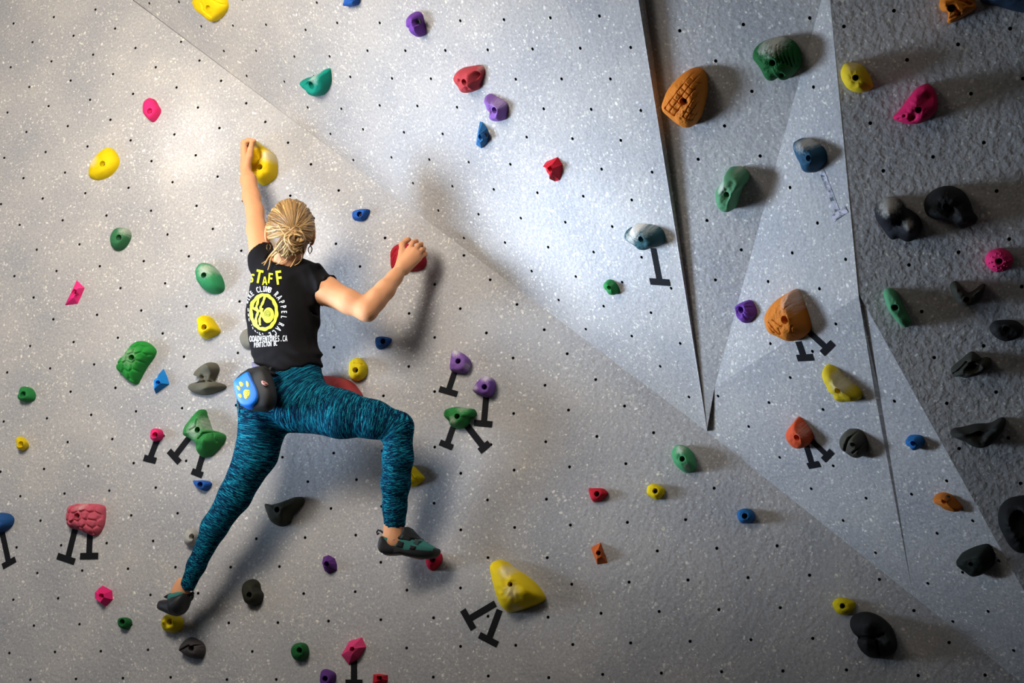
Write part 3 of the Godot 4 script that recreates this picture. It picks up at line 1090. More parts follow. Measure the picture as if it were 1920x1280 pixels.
	hold("orange pointed hold with carved grooves and chalky tip, two tape marks below", orange, v2([1437, 602, 1440, 585, 1460, 562, 1480, 548, 1495, 541, 1503, 552, 1512, 575, 1521, 605, 1519, 620, 1505, 632, 1490, 638, 1465, 630, 1445, 622]), Vector2(1470.5, 599.5), 0.085, {"dense": 1, "rim": 6.4, "grooves": [[1490, 562, 1480, 588, 1.2, 0.005], [1483, 564, 1470, 580, 1.2, 0.005], [1442, 604, 1460, 628, 1.2, 0.006], [1440, 610, 1452, 624, 1.2, 0.006], [1449, 600, 1466, 612, 1.2, 0.005], [1460, 614, 1462, 628, 1.2, 0.005], [1482, 612, 1480, 632, 1.2, 0.005], [1492, 606, 1491, 630, 1.2, 0.005], [1502, 600, 1500, 626, 1.2, 0.005]], "chalk": [[1490, 556, 20, 0.6]]})
	zh("long yellow hold with creamy chalk on its middle", lin(206, 178, 30), 1440, 640, [425, 200, 440, 172, 480, 175, 530, 205, 580, 260, 640, 310, 690, 355, 712, 390, 700, 425, 640, 432, 570, 435, 520, 405, 490, 360, 460, 290, 435, 240], 522, 370, 0.062, {"rim": 6.0, "chalk": [[1574, 716, 18, 0.7], [1564, 704, 10, 0.6]]})
	zh("orange-red teardrop hold with two tape marks", lin(208, 82, 44), 1440, 640, [150, 690, 165, 640, 205, 595, 230, 562, 260, 580, 300, 625, 335, 680, 340, 730, 310, 770, 260, 787, 200, 782, 160, 745], 215, 722, 0.058, {"rim": 6.0, "chalk": [[1510, 806, 14, 0.5]]})
	zh("grey rounded hold with a deep crack beside the orange-red teardrop", lin(72, 69, 60), 1440, 640, [548, 750, 560, 700, 600, 660, 640, 652, 690, 660, 730, 700, 750, 760, 750, 820, 720, 850, 670, 857, 610, 835, 560, 800], 635, 775, 0.062, {"grooves": [[1584, 845, 1589, 824, 2.6, 0.02], [1589, 824, 1610, 810, 2.6, 0.02], [1619, 816, 1626, 838, 2.0, 0.014], [1600, 848, 1610, 840, 2.4, 0.014]]})
	zh("small round blue hold on the narrow panel between two edges", lin(30, 100, 160), 1440, 640, [1045, 735, 1060, 705, 1100, 698, 1150, 705, 1175, 740, 1160, 785, 1110, 797, 1070, 775], 1088, 765, 0.045, {"rim": 5.4})
	zh("small orange leaf-shaped hold near the corner of the narrow panel", lin(190, 108, 36), 1440, 640, [1248, 1165, 1270, 1140, 1320, 1130, 1380, 1150, 1430, 1200, 1462, 1240, 1450, 1262, 1380, 1250, 1310, 1225, 1260, 1195], 1320, 1200, 0.045, {"rim": 5.6})
	# ---- the dark panel
	zh("black double-ball hold dusted pale on its upper ball", black, 1440, 320, [800, 300, 820, 240, 870, 205, 930, 195, 990, 215, 1030, 270, 1080, 300, 1130, 340, 1155, 400, 1140, 470, 1100, 515, 1040, 530, 980, 505, 930, 515, 890, 480, 850, 420, 815, 370], 985, 385, 0.06, {"fine": 1, "no_bolt": 1, "round": 2.4, "bumps": [[1668, 396, 22, 0.06], [1706, 426, 20, 0.055]], "chalk": [[1666, 380, 20, 0.5], [1704, 418, 9, 0.25]]})
	zh("large black bean-shaped hold, highest of the black holds", lin(24, 23, 22), 1440, 320, [1168, 260, 1185, 200, 1240, 145, 1320, 115, 1400, 120, 1470, 160, 1520, 240, 1540, 310, 1572, 350, 1560, 390, 1510, 415, 1450, 435, 1400, 400, 1340, 365, 1250, 360, 1190, 325], 1335, 270, 0.085, {"rim": 6.6, "fine": 1, "round": 2.4, "bumps": [[1806, 410, 14, 0.02], [1782, 396, 8, -0.02]]})
	var dots := []
	for k in 26:
		var a := k * 0.62
		var q := Vector2(1873, 490) + Vector2.from_angle(a) * (12.0 + k * 0.5)
		dots.append([q.x, q.y, 1.6, 0.006])
	zh("magenta dome hold with dotted spiral ridges", lin(206, 40, 100), 1440, 320, [1628, 680, 1645, 620, 1690, 590, 1750, 580, 1810, 610, 1840, 660, 1820, 720, 1770, 750, 1710, 758, 1660, 730], 1735, 680, 0.052, {"rim": 6.4, "fine": 1, "bumps": dots})
	zh("pale green elongated hold leaning beside the panel edge", lin(82, 146, 104), 1440, 320, [865, 920, 880, 890, 915, 880, 960, 900, 1000, 970, 1040, 1060, 1075, 1130, 1060, 1165, 1020, 1172, 960, 1120, 910, 1050, 880, 980], 953, 1027, 0.052, {"on": Vector2(1700, 560), "rim": 6.4})
	zh("dark V-shaped horned hold", olive, 1440, 320, [1365, 860, 1390, 828, 1420, 830, 1450, 870, 1500, 912, 1550, 890, 1600, 850, 1630, 850, 1620, 900, 1590, 960, 1530, 1005, 1470, 1005, 1410, 970, 1380, 920], 1488, 967, 0.07, {"rim": 6.0, "bumps": [[1793, 540, 6, 0.015], [1838, 542, 6, 0.015]]})
	zh("flat black oval hold under the dark V-shaped hold", lin(31, 30, 29), 1440, 320, [1658, 1180, 1690, 1130, 1750, 1118, 1850, 1122, 1910, 1160, 1915, 1200, 1880, 1245, 1810, 1272, 1750, 1268, 1690, 1230], 1785, 1188, 0.05, {"rim": 6.4, "round": 3.0})
	zh("dark grey winged hold with a curling lip", olive, 1440, 640, [1370, 215, 1390, 180, 1450, 130, 1510, 80, 1550, 80, 1600, 120, 1640, 115, 1672, 130, 1675, 175, 1640, 210, 1570, 250, 1480, 268, 1430, 255, 1390, 255], 1537, 187, 0.07, {"rim": 6.0, "bolt_height": 0.05, "grooves": [[1788, 700, 1812, 682, 2.6, 0.016], [1812, 682, 1840, 680, 2.6, 0.016]], "bumps": [[1820, 668, 10, 0.012]]})
	zh("long dark wave-shaped hold with an upturned tip", lin(42, 42, 37), 1440, 640, [1365, 690, 1390, 650, 1450, 640, 1560, 615, 1660, 610, 1720, 580, 1760, 565, 1785, 590, 1770, 650, 1720, 710, 1670, 770, 1600, 795, 1530, 780, 1470, 740, 1410, 715], 1580, 690, 0.075, {"rim": 5.8, "bolt_height": 0.06, "bumps": [[1800, 806, 12, 0.015], [1872, 800, 12, 0.02]]})
	hold("large black dished hold at the foot of the dark panel", lin(26, 26, 25), v2([1872, 980, 1873, 955, 1885, 938, 1905, 930, 1930, 930, 1955, 950, 1960, 1000, 1945, 1030, 1915, 1036, 1895, 1025, 1880, 1000]), Vector2(1908, 968), 0.10, {"on": Vector2(1915, 970), "fine": 1, "bolt_height": 0.06, "bumps": [[1908, 966, 17, -0.03]]})
	zh("blackish-green rounded block hold below the orange leaf-shaped hold", lin(26, 31, 25), 1440, 960, [1435, 360, 1450, 310, 1520, 270, 1600, 242, 1660, 240, 1695, 290, 1705, 350, 1680, 410, 1610, 445, 1530, 450, 1470, 415], 1520, 390, 0.062, {"round": 2.6})
	# ---- beside the climber
	zh("dark green rounded hold between the yellow oval and pink triangular holds", lin(52, 110, 70), 0, 320, [833, 510, 845, 465, 880, 435, 940, 432, 975, 445, 988, 490, 970, 540, 935, 585, 890, 602, 850, 580], 890, 500, 0.05, {"chalk": [[236, 430, 10, 0.4]]})
	zh("large green egg-shaped dome hold beside the climber's shoulder", lin(46, 132, 82), 0, 320, [1472, 770, 1480, 730, 1510, 700, 1560, 695, 1610, 720, 1650, 765, 1680, 830, 1685, 890, 1650, 920, 1590, 922, 1540, 895, 1500, 840], 1527, 782, 0.065, {"chalk": [[384, 505, 13, 0.45], [398, 500, 10, 0.3]]})
	zh("bright pink flat triangular hold with sharp edges", lin(232, 46, 122), 0, 320, [575, 822, 636, 878, 610, 940, 583, 998, 488, 1006, 525, 930], 557, 908, 0.032, {"gem": 1, "chalk": [[146, 532, 6, 0.4]]})
	zh("yellow thumb-shaped hold beneath the large green egg-shaped hold", yellow, 0, 320, [1485, 1130, 1500, 1100, 1545, 1085, 1590, 1100, 1620, 1140, 1655, 1195, 1640, 1225, 1570, 1260, 1530, 1255, 1505, 1215], 1530, 1172, 0.062)
	hold("yellow ridged hold gripped by the climber's raised hand", lin(220, 184, 10), v2([464, 300, 466, 275, 476, 262, 490, 271, 505, 282, 517, 292, 521, 310, 519, 330, 508, 342, 496, 348, 485, 342, 475, 325, 467, 312]), Vector2(487, 313), 0.075, {"fine": 1, "round": 2.8, "bumps": [[478, 292, 12, -0.035], [504, 290, 12, 0.012], [497, 338, 2.6, -0.01]], "chalk": [[502, 290, 11, 0.5], [482, 272, 8, 0.3]]})
	zh("small blue arrow-shaped hold above the climber's bent arm", blue, 480, 320, [725, 320, 745, 300, 800, 293, 852, 293, 850, 320, 825, 365, 790, 380, 735, 368], 775, 325, 0.034)
	zh("dark red round hold under the climber's bent hand", lin(160, 28, 40), 480, 320, [1010, 650, 1015, 600, 1050, 560, 1110, 545, 1180, 560, 1250, 600, 1278, 660, 1275, 710, 1240, 745, 1170, 757, 1140, 755, 1060, 745, 1020, 735], 1140, 655, 0.06, {"grooves": [[735, 484, 745, 468, 1.8, 0.008], [737, 498, 742, 480, 1.8, 0.008], [790, 500, 796, 482, 1.8, 0.008]]})
	hold("small blue hold below the climber's bent elbow", lin(24, 72, 132), v2([704, 636, 712, 631, 730, 633, 735, 637, 728, 648, 716, 655, 707, 652]), Vector2(718, 640), 0.038)
	zh("green turtle-shell hold with bulging scales", lin(38, 136, 52), 0, 640, [885, 190, 900, 150, 950, 90, 1000, 40, 1050, 5, 1090, 0, 1140, 25, 1175, 70, 1160, 120, 1110, 190, 1070, 260, 1040, 315, 1010, 322, 960, 290, 920, 245, 890, 220], 985, 120, 0.068, {"cells": 15.0, "chalk": [[240, 668, 14, 0.2]]})
	zh("small bright blue shard-shaped hold", sky_blue, 0, 640, [1228, 203, 1255, 265, 1272, 320, 1168, 392, 1155, 290, 1190, 260], 1183, 313, 0.036, {"gem": 1})
	zh("grey mushroom-shaped hold with a wide flat shelf", lin(96, 92, 78), 0, 640, [1455, 250, 1490, 205, 1560, 165, 1620, 162, 1648, 200, 1640, 240, 1618, 280, 1620, 304, 1680, 320, 1700, 345, 1650, 375, 1560, 402, 1480, 395, 1425, 365, 1420, 335, 1460, 315, 1498, 298, 1490, 265], 1545, 288, 0.04, {"fine": 1, "no_bolt": 1, "round": 3.0, "bumps": [[394, 688, 14, 0.03], [405, 689, 10, 0.02], [378, 707, 4, -0.025], [390, 731, 20, 0.022]], "grooves": [[364, 716, 412, 714, 2.2, 0.022]]})
	zh("small round green hold above the smallest yellow hold", green, 0, 640, [148, 400, 160, 370, 180, 345, 210, 340, 250, 360, 270, 400, 260, 440, 210, 458, 170, 450, 150, 425], 172, 396, 0.046, {"bumps": [[54, 730, 6, 0.01]]})
	zh("tiny yellow teardrop hold beneath the small round green hold", yellow, 0, 640, [128, 750, 140, 718, 170, 715, 205, 745, 217, 775, 205, 805, 170, 820, 145, 800], 157, 770, 0.042)
	zh("small round pink hold with one tape mark", pink, 0, 640, [1135, 690, 1150, 660, 1180, 653, 1215, 665, 1228, 700, 1215, 735, 1175, 752, 1145, 735], 1162, 700, 0.04)
	zh("large green lobed hold with two tape marks, near the climber's thigh", lin(44, 122, 58), 0, 640, [1378, 690, 1390, 640, 1430, 590, 1480, 540, 1520, 510, 1550, 520, 1560, 560, 1580, 610, 1600, 665, 1650, 680, 1695, 705, 1690, 750, 1650, 800, 1600, 850, 1550, 872, 1515, 860, 1510, 810, 1480, 765, 1430, 730, 1390, 710], 1480, 662, 0.075, {"grooves": [[372, 822, 380, 812, 1.6, 0.014], [380, 812, 402, 808, 1.6, 0.014], [397, 812, 402, 826, 1.6, 0.012], [355, 806, 366, 800, 1.6, 0.008], [366, 800, 370, 786, 1.6, 0.008]], "bumps": [[385, 828, 12, 0.012], [408, 822, 12, 0.012]], "chalk": [[384, 790, 13, 0.4], [362, 806, 12, 0.35]]})
	zh("small blue bow-shaped hold beneath the large green lobed hold", blue, 0, 640, [1450, 1045, 1490, 1043, 1560, 1045, 1592, 1065, 1580, 1095, 1545, 1122, 1510, 1108, 1470, 1085], 1500, 1073, 0.034, {"bumps": [[387, 914, 3, -0.01]]})
	zh("yellow oval hold with a curved rib above the climber's bent thigh", lin(208, 182, 18), 480, 640, [700, 210, 705, 160, 740, 130, 790, 128, 830, 170, 840, 215, 820, 270, 770, 298, 730, 290, 705, 250], 745, 213, 0.048, {"grooves": [[664, 680, 678, 682, 1.4, 0.006], [678, 682, 688, 694, 1.4, 0.006]]})
	hold("large brick-red hold half hidden behind the climber's hip", lin(176, 66, 66), v2([580, 705, 604, 704, 640, 708, 662, 717, 675, 732, 682, 745, 680, 765, 650, 790, 600, 790, 570, 760, 568, 720]), Vector2(625, 752), 0.10)
	zh("chalk-edged purple blocky hold, upper of a pair above the green horned hold", lin(122, 84, 152), 480, 640, [1470, 100, 1490, 70, 1530, 75, 1580, 110, 1612, 150, 1600, 210, 1570, 240, 1510, 238, 1470, 220], 1515, 147, 0.05, {"round": 3.0, "chalk": [[856, 660, 8, 0.6], [880, 688, 7, 0.4]]})
	zh("chalk-edged purple pointed hold, lower of a pair above the green horned hold", lin(112, 74, 146), 480, 640, [1630, 365, 1660, 310, 1710, 270, 1755, 262, 1790, 290, 1798, 340, 1780, 400, 1745, 422, 1700, 415, 1650, 390], 1712, 340, 0.052, {"round": 2.6, "chalk": [[914, 708, 9, 0.6], [892, 728, 6, 0.4]]})
	zh("green horned hold with two spreading tape marks", lin(40, 120, 56), 480, 640, [1412, 560, 1420, 515, 1480, 495, 1540, 493, 1600, 505, 1640, 508, 1655, 540, 1640, 570, 1610, 580, 1600, 620, 1570, 645, 1520, 655, 1470, 640, 1450, 600], 1507, 560, 0.06, {"bumps": [[885, 778, 4, -0.02], [876, 790, 4, -0.015], [840, 788, 4, -0.012], [838, 770, 5, 0.012]], "chalk": [[848, 788, 7, 0.35], [866, 764, 9, 0.25]]})
	zh("yellow hold half hidden behind the climber's bent shin", yellow, 480, 640, [1150, 930, 1190, 940, 1240, 990, 1265, 1020, 1250, 1050, 1200, 1085, 1140, 1087, 1080, 1060, 1070, 980, 1100, 940], 1120, 1010, 0.05, {"grooves": [[770, 888, 785, 906, 1.8, 0.008]]})
	hold("dark olive bone-shaped hold between the climber's legs", lin(50, 50, 40), v2([497, 945, 512, 946, 530, 943, 548, 936, 562, 931, 571, 935, 570, 945, 560, 955, 550, 966, 545, 980, 530, 987, 515, 982, 505, 968]), Vector2(519, 955), 0.065, {"bumps": [[560, 938, 9, 0.015], [534, 974, 10, 0.012]]})
	hold("grey hold half hidden behind the climber's waist", lin(120, 116, 104), v2([449, 634, 456, 620, 468, 615, 482, 620, 487, 640, 472, 655, 456, 650]), Vector2(474, 636), 0.04)
	# ---- the lower part of the upright panel
	zh("pale green dome hold with chalk smears on the upright grey panel", lin(70, 148, 96), 960, 640, [1200, 850, 1205, 810, 1230, 780, 1270, 775, 1320, 795, 1360, 840, 1380, 900, 1385, 950, 1350, 980, 1300, 982, 1250, 950, 1215, 905], 1276, 880, 0.062, {"rim": 5.2, "chalk": [[1276, 842, 9, 0.5], [1288, 875, 5, 0.5]]})
	zh("small red triangular hold beside a small yellow knob", red, 960, 640, [575, 1105, 600, 1100, 680, 1102, 710, 1120, 722, 1145, 690, 1175, 660, 1200, 620, 1205, 600, 1190, 585, 1150], 635, 1142, 0.034, {"rim": 5.0})
	zh("small yellow knob with a wide bolt hole beside the small red triangular hold", yellow, 960, 640, [1012, 1120, 1020, 1085, 1060, 1067, 1110, 1078, 1145, 1105, 1143, 1145, 1110, 1180, 1080, 1185, 1040, 1165, 1015, 1145], 1072, 1120, 0.036, {"rim": 5.0})
	hold("dark blue pointed hold with one tape mark, beside the pink turtle-shell hold", lin(30, 76, 130), v2([-25, 985, -20, 968, 0, 961, 18, 963, 27, 972, 24, 985, 12, 995, 0, 1000, -15, 998]), Vector2(-6, 980), 0.05)
	hold("dusty pink turtle-shell hold with two tape marks", lin(190, 84, 100), v2([127, 978, 128, 955, 140, 946, 170, 944, 196, 948, 199, 965, 196, 985, 188, 1000, 178, 1005, 165, 1000, 150, 993, 135, 990]), Vector2(144, 967), 0.06, {"cells": 14.0, "chalk": [[150, 950, 8, 0.3]]})
	zh("bright pink gem-cut hold without tape", lin(224, 36, 112), 0, 960, [712, 600, 770, 550, 842, 588, 848, 655, 793, 710, 712, 645], 760, 628, 0.045, {"gem": 1})
	zh("small dark green hold below the bright pink gem-cut hold", deep_green, 0, 960, [890, 820, 905, 795, 945, 788, 985, 805, 990, 840, 965, 878, 930, 875, 900, 850], 915, 823, 0.036)
	zh("yellow knobbly round hold under the climber's lower foot", lin(212, 186, 10), 0, 960, [1215, 835, 1230, 790, 1270, 765, 1330, 770, 1370, 800, 1378, 850, 1350, 890, 1290, 903, 1240, 885, 1220, 855], 1272, 820, 0.055, {"bumps": [[309, 1166, 5, 0.014], [328, 1163, 5, 0.016], [318, 1178, 5, 0.012], [335, 1175, 7, 0.01]]})
	zh("grey cracked pebble hold beneath the yellow knobbly hold", lin(70, 66, 66), 0, 960, [1345, 1030, 1370, 980, 1430, 938, 1480, 950, 1530, 985, 1545, 1040, 1520, 1090, 1450, 1095, 1400, 1075, 1365, 1050], 1433, 1020, 0.052, {"grooves": [[338, 1219, 354, 1210, 1.6, 0.012], [362, 1210, 384, 1208, 1.6, 0.012], [374, 1214, 386, 1224, 1.6, 0.012]]})
	zh("pale grey hold half hidden behind the climber's lower shin", lin(170, 166, 158), 0, 960, [1385, 200, 1400, 150, 1430, 120, 1470, 130, 1500, 180, 1490, 240, 1440, 255, 1400, 240], 1437, 183, 0.05, {"bumps": [[359, 991, 3, -0.014]]})
	hold("blackish-green lumpy hold between the climber's feet", lin(40, 41, 32), v2([455, 1108, 460, 1092, 475, 1085, 487, 1092, 490, 1105, 495, 1115, 490, 1130, 475, 1135, 462, 1128]), Vector2(467, 1115), 0.055, {"bumps": [[478, 1100, 4, -0.02], [484, 1112, 5, 0.012]]})
	zh("purple nut-like hold below the dark olive bone-shaped hold", lin(88, 46, 116), 480, 960, [495, 380, 505, 335, 545, 320, 590, 345, 608, 390, 608, 435, 550, 462, 515, 440], 528, 388, 0.042, {"gem": 1})
	hold("crimson hold under the toe of the climber's higher foot", lin(196, 20, 52), v2([799, 1043, 815, 1036, 828, 1038, 829, 1052, 822, 1062, 812, 1070, 803, 1063]), Vector2(811, 1049), 0.05)
	hold("large bright yellow three-cornered hold with two tape marks", lin(232, 198, 16), v2([919, 1065, 922, 1055, 935, 1049, 950, 1053, 970, 1067, 990, 1080, 1010, 1098, 1023, 1118, 1018, 1128, 995, 1138, 970, 1146, 955, 1148, 943, 1138, 933, 1118, 924, 1090]), Vector2(956, 1095), 0.10, {"rim": 4.6, "chalk": [[948, 1070, 12, 0.45], [958, 1108, 12, 0.4], [962, 1142, 10, 0.35]]})
	zh("dark green round hold beside the tape-marked pink gem-cut hold", deep_green, 480, 960, [265, 1045, 280, 1000, 330, 977, 380, 990, 400, 1040, 385, 1090, 340, 1117, 290, 1100], 325, 1035, 0.046, {"bumps": [[568, 1207, 4, 0.01]]})
	zh("pink gem-cut hold with one tape mark below it", lin(218, 62, 116), 480, 960, [640, 1070, 700, 965, 795, 937, 828, 1010, 770, 1100, 695, 1142], 720, 1027, 0.046, {"gem": 1})
	zh("purple hold below the dark green round hold", lin(88, 48, 118), 480, 960, [485, 1240, 500, 1190, 530, 1175, 590, 1200, 603, 1240, 580, 1300, 520, 1310, 490, 1280], 517, 1248, 0.042)
	zh("small red blocky hold beside the tape of the pink gem-cut hold", red, 480, 960, [875, 1280, 880, 1215, 920, 1212, 990, 1220, 990, 1260, 960, 1310, 900, 1310], 925, 1240, 0.034, {"gem": 1})
	zh("small orange-brown box-shaped hold with slanted facets", lin(192, 92, 42), 960, 960, [590, 265, 665, 225, 690, 300, 718, 380, 640, 392, 612, 320], 648, 305, 0.03, {"gem": 1, "rim": 5.0})
	hold("small blue knob with a raised rim, beneath the pale green dome hold", lin(30, 96, 150), v2([1382, 965, 1385, 957, 1397, 953, 1410, 956, 1416, 967, 1412, 977, 1400, 981, 1388, 979]), Vector2(1396, 967), 0.045, {"rim": 5.4})
	zh("yellow disc hold beside the large black two-lobed hold", lin(206, 184, 10), 1440, 960, [483, 690, 500, 655, 540, 640, 590, 645, 640, 665, 655, 690, 640, 740, 600, 768, 550, 768, 510, 745], 557, 702, 0.036, {"rim": 5.2})
	zh("large black two-lobed hold below a yellow disc hold", lin(28, 27, 28), 1440, 960, [615, 850, 625, 790, 680, 752, 760, 748, 850, 785, 920, 850, 955, 920, 970, 1000, 950, 1050, 900, 1080, 830, 1095, 760, 1085, 700, 1040, 668, 980, 675, 940, 640, 905], 815, 945, 0.075, {"fine": 1, "no_bolt": 1, "round": 2.4, "bumps": [[1630, 1172, 22, 0.035], [1626, 1208, 14, 0.03], [1666, 1204, 14, 0.03]], "grooves": [[1606, 1194, 1640, 1196, 3.0, 0.03], [1640, 1196, 1656, 1188, 3.0, 0.02], [1643, 1198, 1648, 1226, 2.4, 0.03]]})

# ------------------------------------------------------------------ tape marks: a stem and a cross bar of black tape stuck to the wall
func strip(parent: Node3D, pl: Dictionary, a: Vector2, b: Vector2, w: float, called: String, lift: float, m: Material) -> void:
	var n: Vector3 = pl.n
	var p := hit(a.x, a.y, pl) + n * lift
	var q := hit(b.x, b.y, pl) + n * lift
	var side := n.cross(q - p).normalized() * w * 0.5
	var th := n * 0.0008
	var st := st_new(false)
	var c := [p - side, p + side, q + side, q - side]
	var mid := (p + q) * 0.5
	tri(st, c[0] + th, c[1] + th, c[2] + th, n)
	tri(st, c[0] + th, c[2] + th, c[3] + th, n)
	for i in 4:
		var j := (i + 1) % 4
		tri(st, c[i], c[j], c[j] + th, (c[i] + c[j]) * 0.5 - mid)
		tri(st, c[i], c[j] + th, c[i] + th, (c[i] + c[j]) * 0.5 - mid)
	part(parent, called, st_end(st), m)

func tape(label: String, s: Array, w := 11.0, m: Material = null) -> void:
	var pl := panel_at(Vector2(s[2], s[3]))
	var ppm := pixel(hit(s[2], s[3], pl) + pl.r * 0.05).distance_to(pixel(hit(s[2], s[3], pl) - pl.r * 0.05)) * 10.0
	var o := thing("tape_marker", label, "tape", "tape marks under the route holds")
	strip(o, pl, Vector2(s[0], s[1]), Vector2(s[2], s[3]), w / ppm, "tape_stem", 0.0004, m if m else tape_mat)
	strip(o, pl, Vector2(s[4], s[5]), Vector2(s[6], s[7]), w / ppm, "tape_bar", 0.0014, m if m else tape_mat)

func make_tapes() -> void:
	tape_mat = mat(Color(0.095, 0.095, 0.105), 0.7)
	tape_mat.metallic_specular = 0.2
	tape("black T-shaped tape below the dark blue pointed hold", [3, 992, 16, 1052, 5, 1062, 29.5, 1048], 10)
	tape("black T-shaped tape below the pink turtle-shell hold, slanting away from its bolt", [141, 992, 128, 1044, 108, 1042, 140.5, 1053], 11)
	tape("black T-shaped tape hanging straight below the pink turtle-shell hold", [169, 998, 167, 1044, 150.5, 1042.5, 184.5, 1042], 11)
	tape("black T-shaped tape below the small round pink hold", [295, 824, 282.5, 857, 270, 858, 293, 864], 11)
	tape("black T-shaped tape slanting from the middle of the large green lobed hold", [358, 816, 329, 854, 317, 845, 337, 867], 11)
	tape("black T-shaped tape below the lowest lobe of the large green lobed hold", [381, 850, 371, 885, 360, 883, 380, 891], 11)
	tape("black T-shaped tape below the chalk-edged purple blocky hold", [853, 696, 841, 732, 824, 729, 857.5, 739], 11)
	tape("black T-shaped tape below the chalk-edged purple pointed hold", [912, 740, 907.5, 792, 889, 792.5, 923, 795.5], 11.5)
	tape("black T-shaped tape below the green horned hold, the shorter of two", [850, 800, 838, 834, 825, 829, 849, 839], 11)
	tape("black T-shaped tape below the green horned hold, the longer of two", [875, 797, 906, 837, 899, 846, 918, 830], 12)
	tape("black T-shaped tape below the chalk-whitened teal hold", [1225, 465, 1237, 527, 1219, 527, 1256, 529.5], 11)
	tape("black T-shaped tape hanging below the orange pointed hold, the shorter of two", [1497, 640, 1507, 668, 1495, 671, 1525, 669], 12)
	tape("black T-shaped tape slanting from the orange pointed hold toward the panel edge", [1515, 620, 1551, 653, 1542, 662, 1562, 642], 12)
	tape("black T-shaped tape below the orange-red teardrop hold, the steeper of two", [1511, 832, 1522, 868, 1515, 873, 1537, 869], 11)
	tape("black T-shaped tape below the orange-red teardrop hold, pointing to the grey cracked hold", [1522, 826, 1550, 852, 1544, 862, 1560, 845], 11)
	tape("black T-shaped tape reaching sideways from the large bright yellow hold", [929, 1131, 880, 1160, 868, 1143, 888, 1179], 12)
	tape("black T-shaped tape pointing down from the large bright yellow hold", [937, 1143, 918, 1194, 899, 1190, 933, 1208], 12)
	tape("black T-shaped tape below the pink gem-cut hold", [664, 1238, 664, 1279, 648, 1280, 680, 1280], 12)
	var worn := mat(Color(0.56, 0.55, 0.58), 0.8)
	var n := FastNoiseLite.new()
	n.seed = 4
	n.frequency = 0.03
	var ramp := Gradient.new()
	ramp.offsets = PackedFloat32Array([0.0, 0.46, 0.56, 1.0])
	ramp.colors = PackedColorArray([Color(0.16, 0.2, 0.2), Color(0.3, 0.33, 0.34), Color(0.74, 0.72, 0.76), Color(0.8, 0.78, 0.82)])
	var im := n.get_seamless_image(256, 256)
	im.convert(Image.FORMAT_RGB8)
	for y in 256:
		for x in 256:
			im.set_pixel(x, y, ramp.sample(im.get_pixel(x, y).r))
	worn.albedo_color = Color.WHITE
	worn.albedo_texture = ImageTexture.create_from_image(im)
	worn.uv1_triplanar = true
	worn.uv1_scale = Vector3.ONE * 5.0
	tape("worn pale T-shaped tape below the teal-blue egg hold", [1541, 320, 1571, 398, 1562, 410, 1588, 392], 10, worn)

# ------------------------------------------------------------------ the climber
func chain(v: Vox, list: Array, k := 0.02, less := 0.0, flat := 1.0) -> void:
	# list of [px, py, off, radius]
	for i in list.size() - 1:
		var a: Array = list[i]
		var b: Array = list[i + 1]
		v.capsule(at(a[0], a[1], a[2]), at(b[0], b[1], b[2]), a[3] - less, b[3] - less, k, flat, nA if flat != 1.0 else Vector3.ZERO)

func vox_for(x0: float, y0: float, x1: float, y1: float, near: float, far: float, cell: float) -> Vox:
	var lo := Vector3(1e9, 1e9, 1e9)
	var hi := -lo
	for p in [[x0, y0], [x1, y0], [x0, y1], [x1, y1]]:
		for off in [near, far]:
			var q := at(p[0], p[1], off)
			lo = lo.min(q)
			hi = hi.max(q)
	return Vox.new(lo, hi, cell)

func puff(parent: Node, called: String, outline: PackedVector2Array, offs: Array, th: float, m: Material, power := 2.5, label := "", N := 64, K := 9, smooth := true) -> MeshInstance3D:
	# a rounded solid with this outline; offs = [x0, off0, x1, off1]: how far its middle stands off the wall, along x
	var pts := smooth_loop(outline, N) if smooth else even_loop(outline, N)
	var mid := Vector2.ZERO
	for p in pts:
		mid += p / N
	var st := st_new()
	var rings := [[], []]
	for side in 2:
		for k in K + 1:
			var t := float(k) / K
			var e := pow(1.0 - pow(1.0 - t, power), 1.0 / power)
			var ring := PackedVector3Array()
			for p in pts:
				var q := p.lerp(mid, t)
				var off := lerpf(offs[1], offs[3], (q.x - offs[0]) / (offs[2] - offs[0]))
				ring.append(at(q.x, q.y, off) + nA * th * e * (1.0 if side == 0 else -1.0))
			rings[side].append(ring)
	for side in 2:
		var out := nA * (1.0 if side == 0 else -1.0)
		for k in K:
			for i in N:
				var j := (i + 1) % N
				var r0: PackedVector3Array = rings[side][k]
				var r1: PackedVector3Array = rings[side][k + 1]
				if k == 0 or true:
					quad_out(st, r0[i], r0[j], r1[j], r1[i], out)
	return part(parent, called, st_end(st), m, label)

func quad_out(st: SurfaceTool, a: Vector3, b: Vector3, c: Vector3, d: Vector3, out: Vector3) -> void:
	if (c - a).cross(b - a).dot(out) + (d - a).cross(c - a).dot(out) < 0.0:
		for p in [a, c, b, a, d, c]:
			st.add_vertex(p)
	else:
		for p in [a, b, c, a, c, d]:
			st.add_vertex(p)

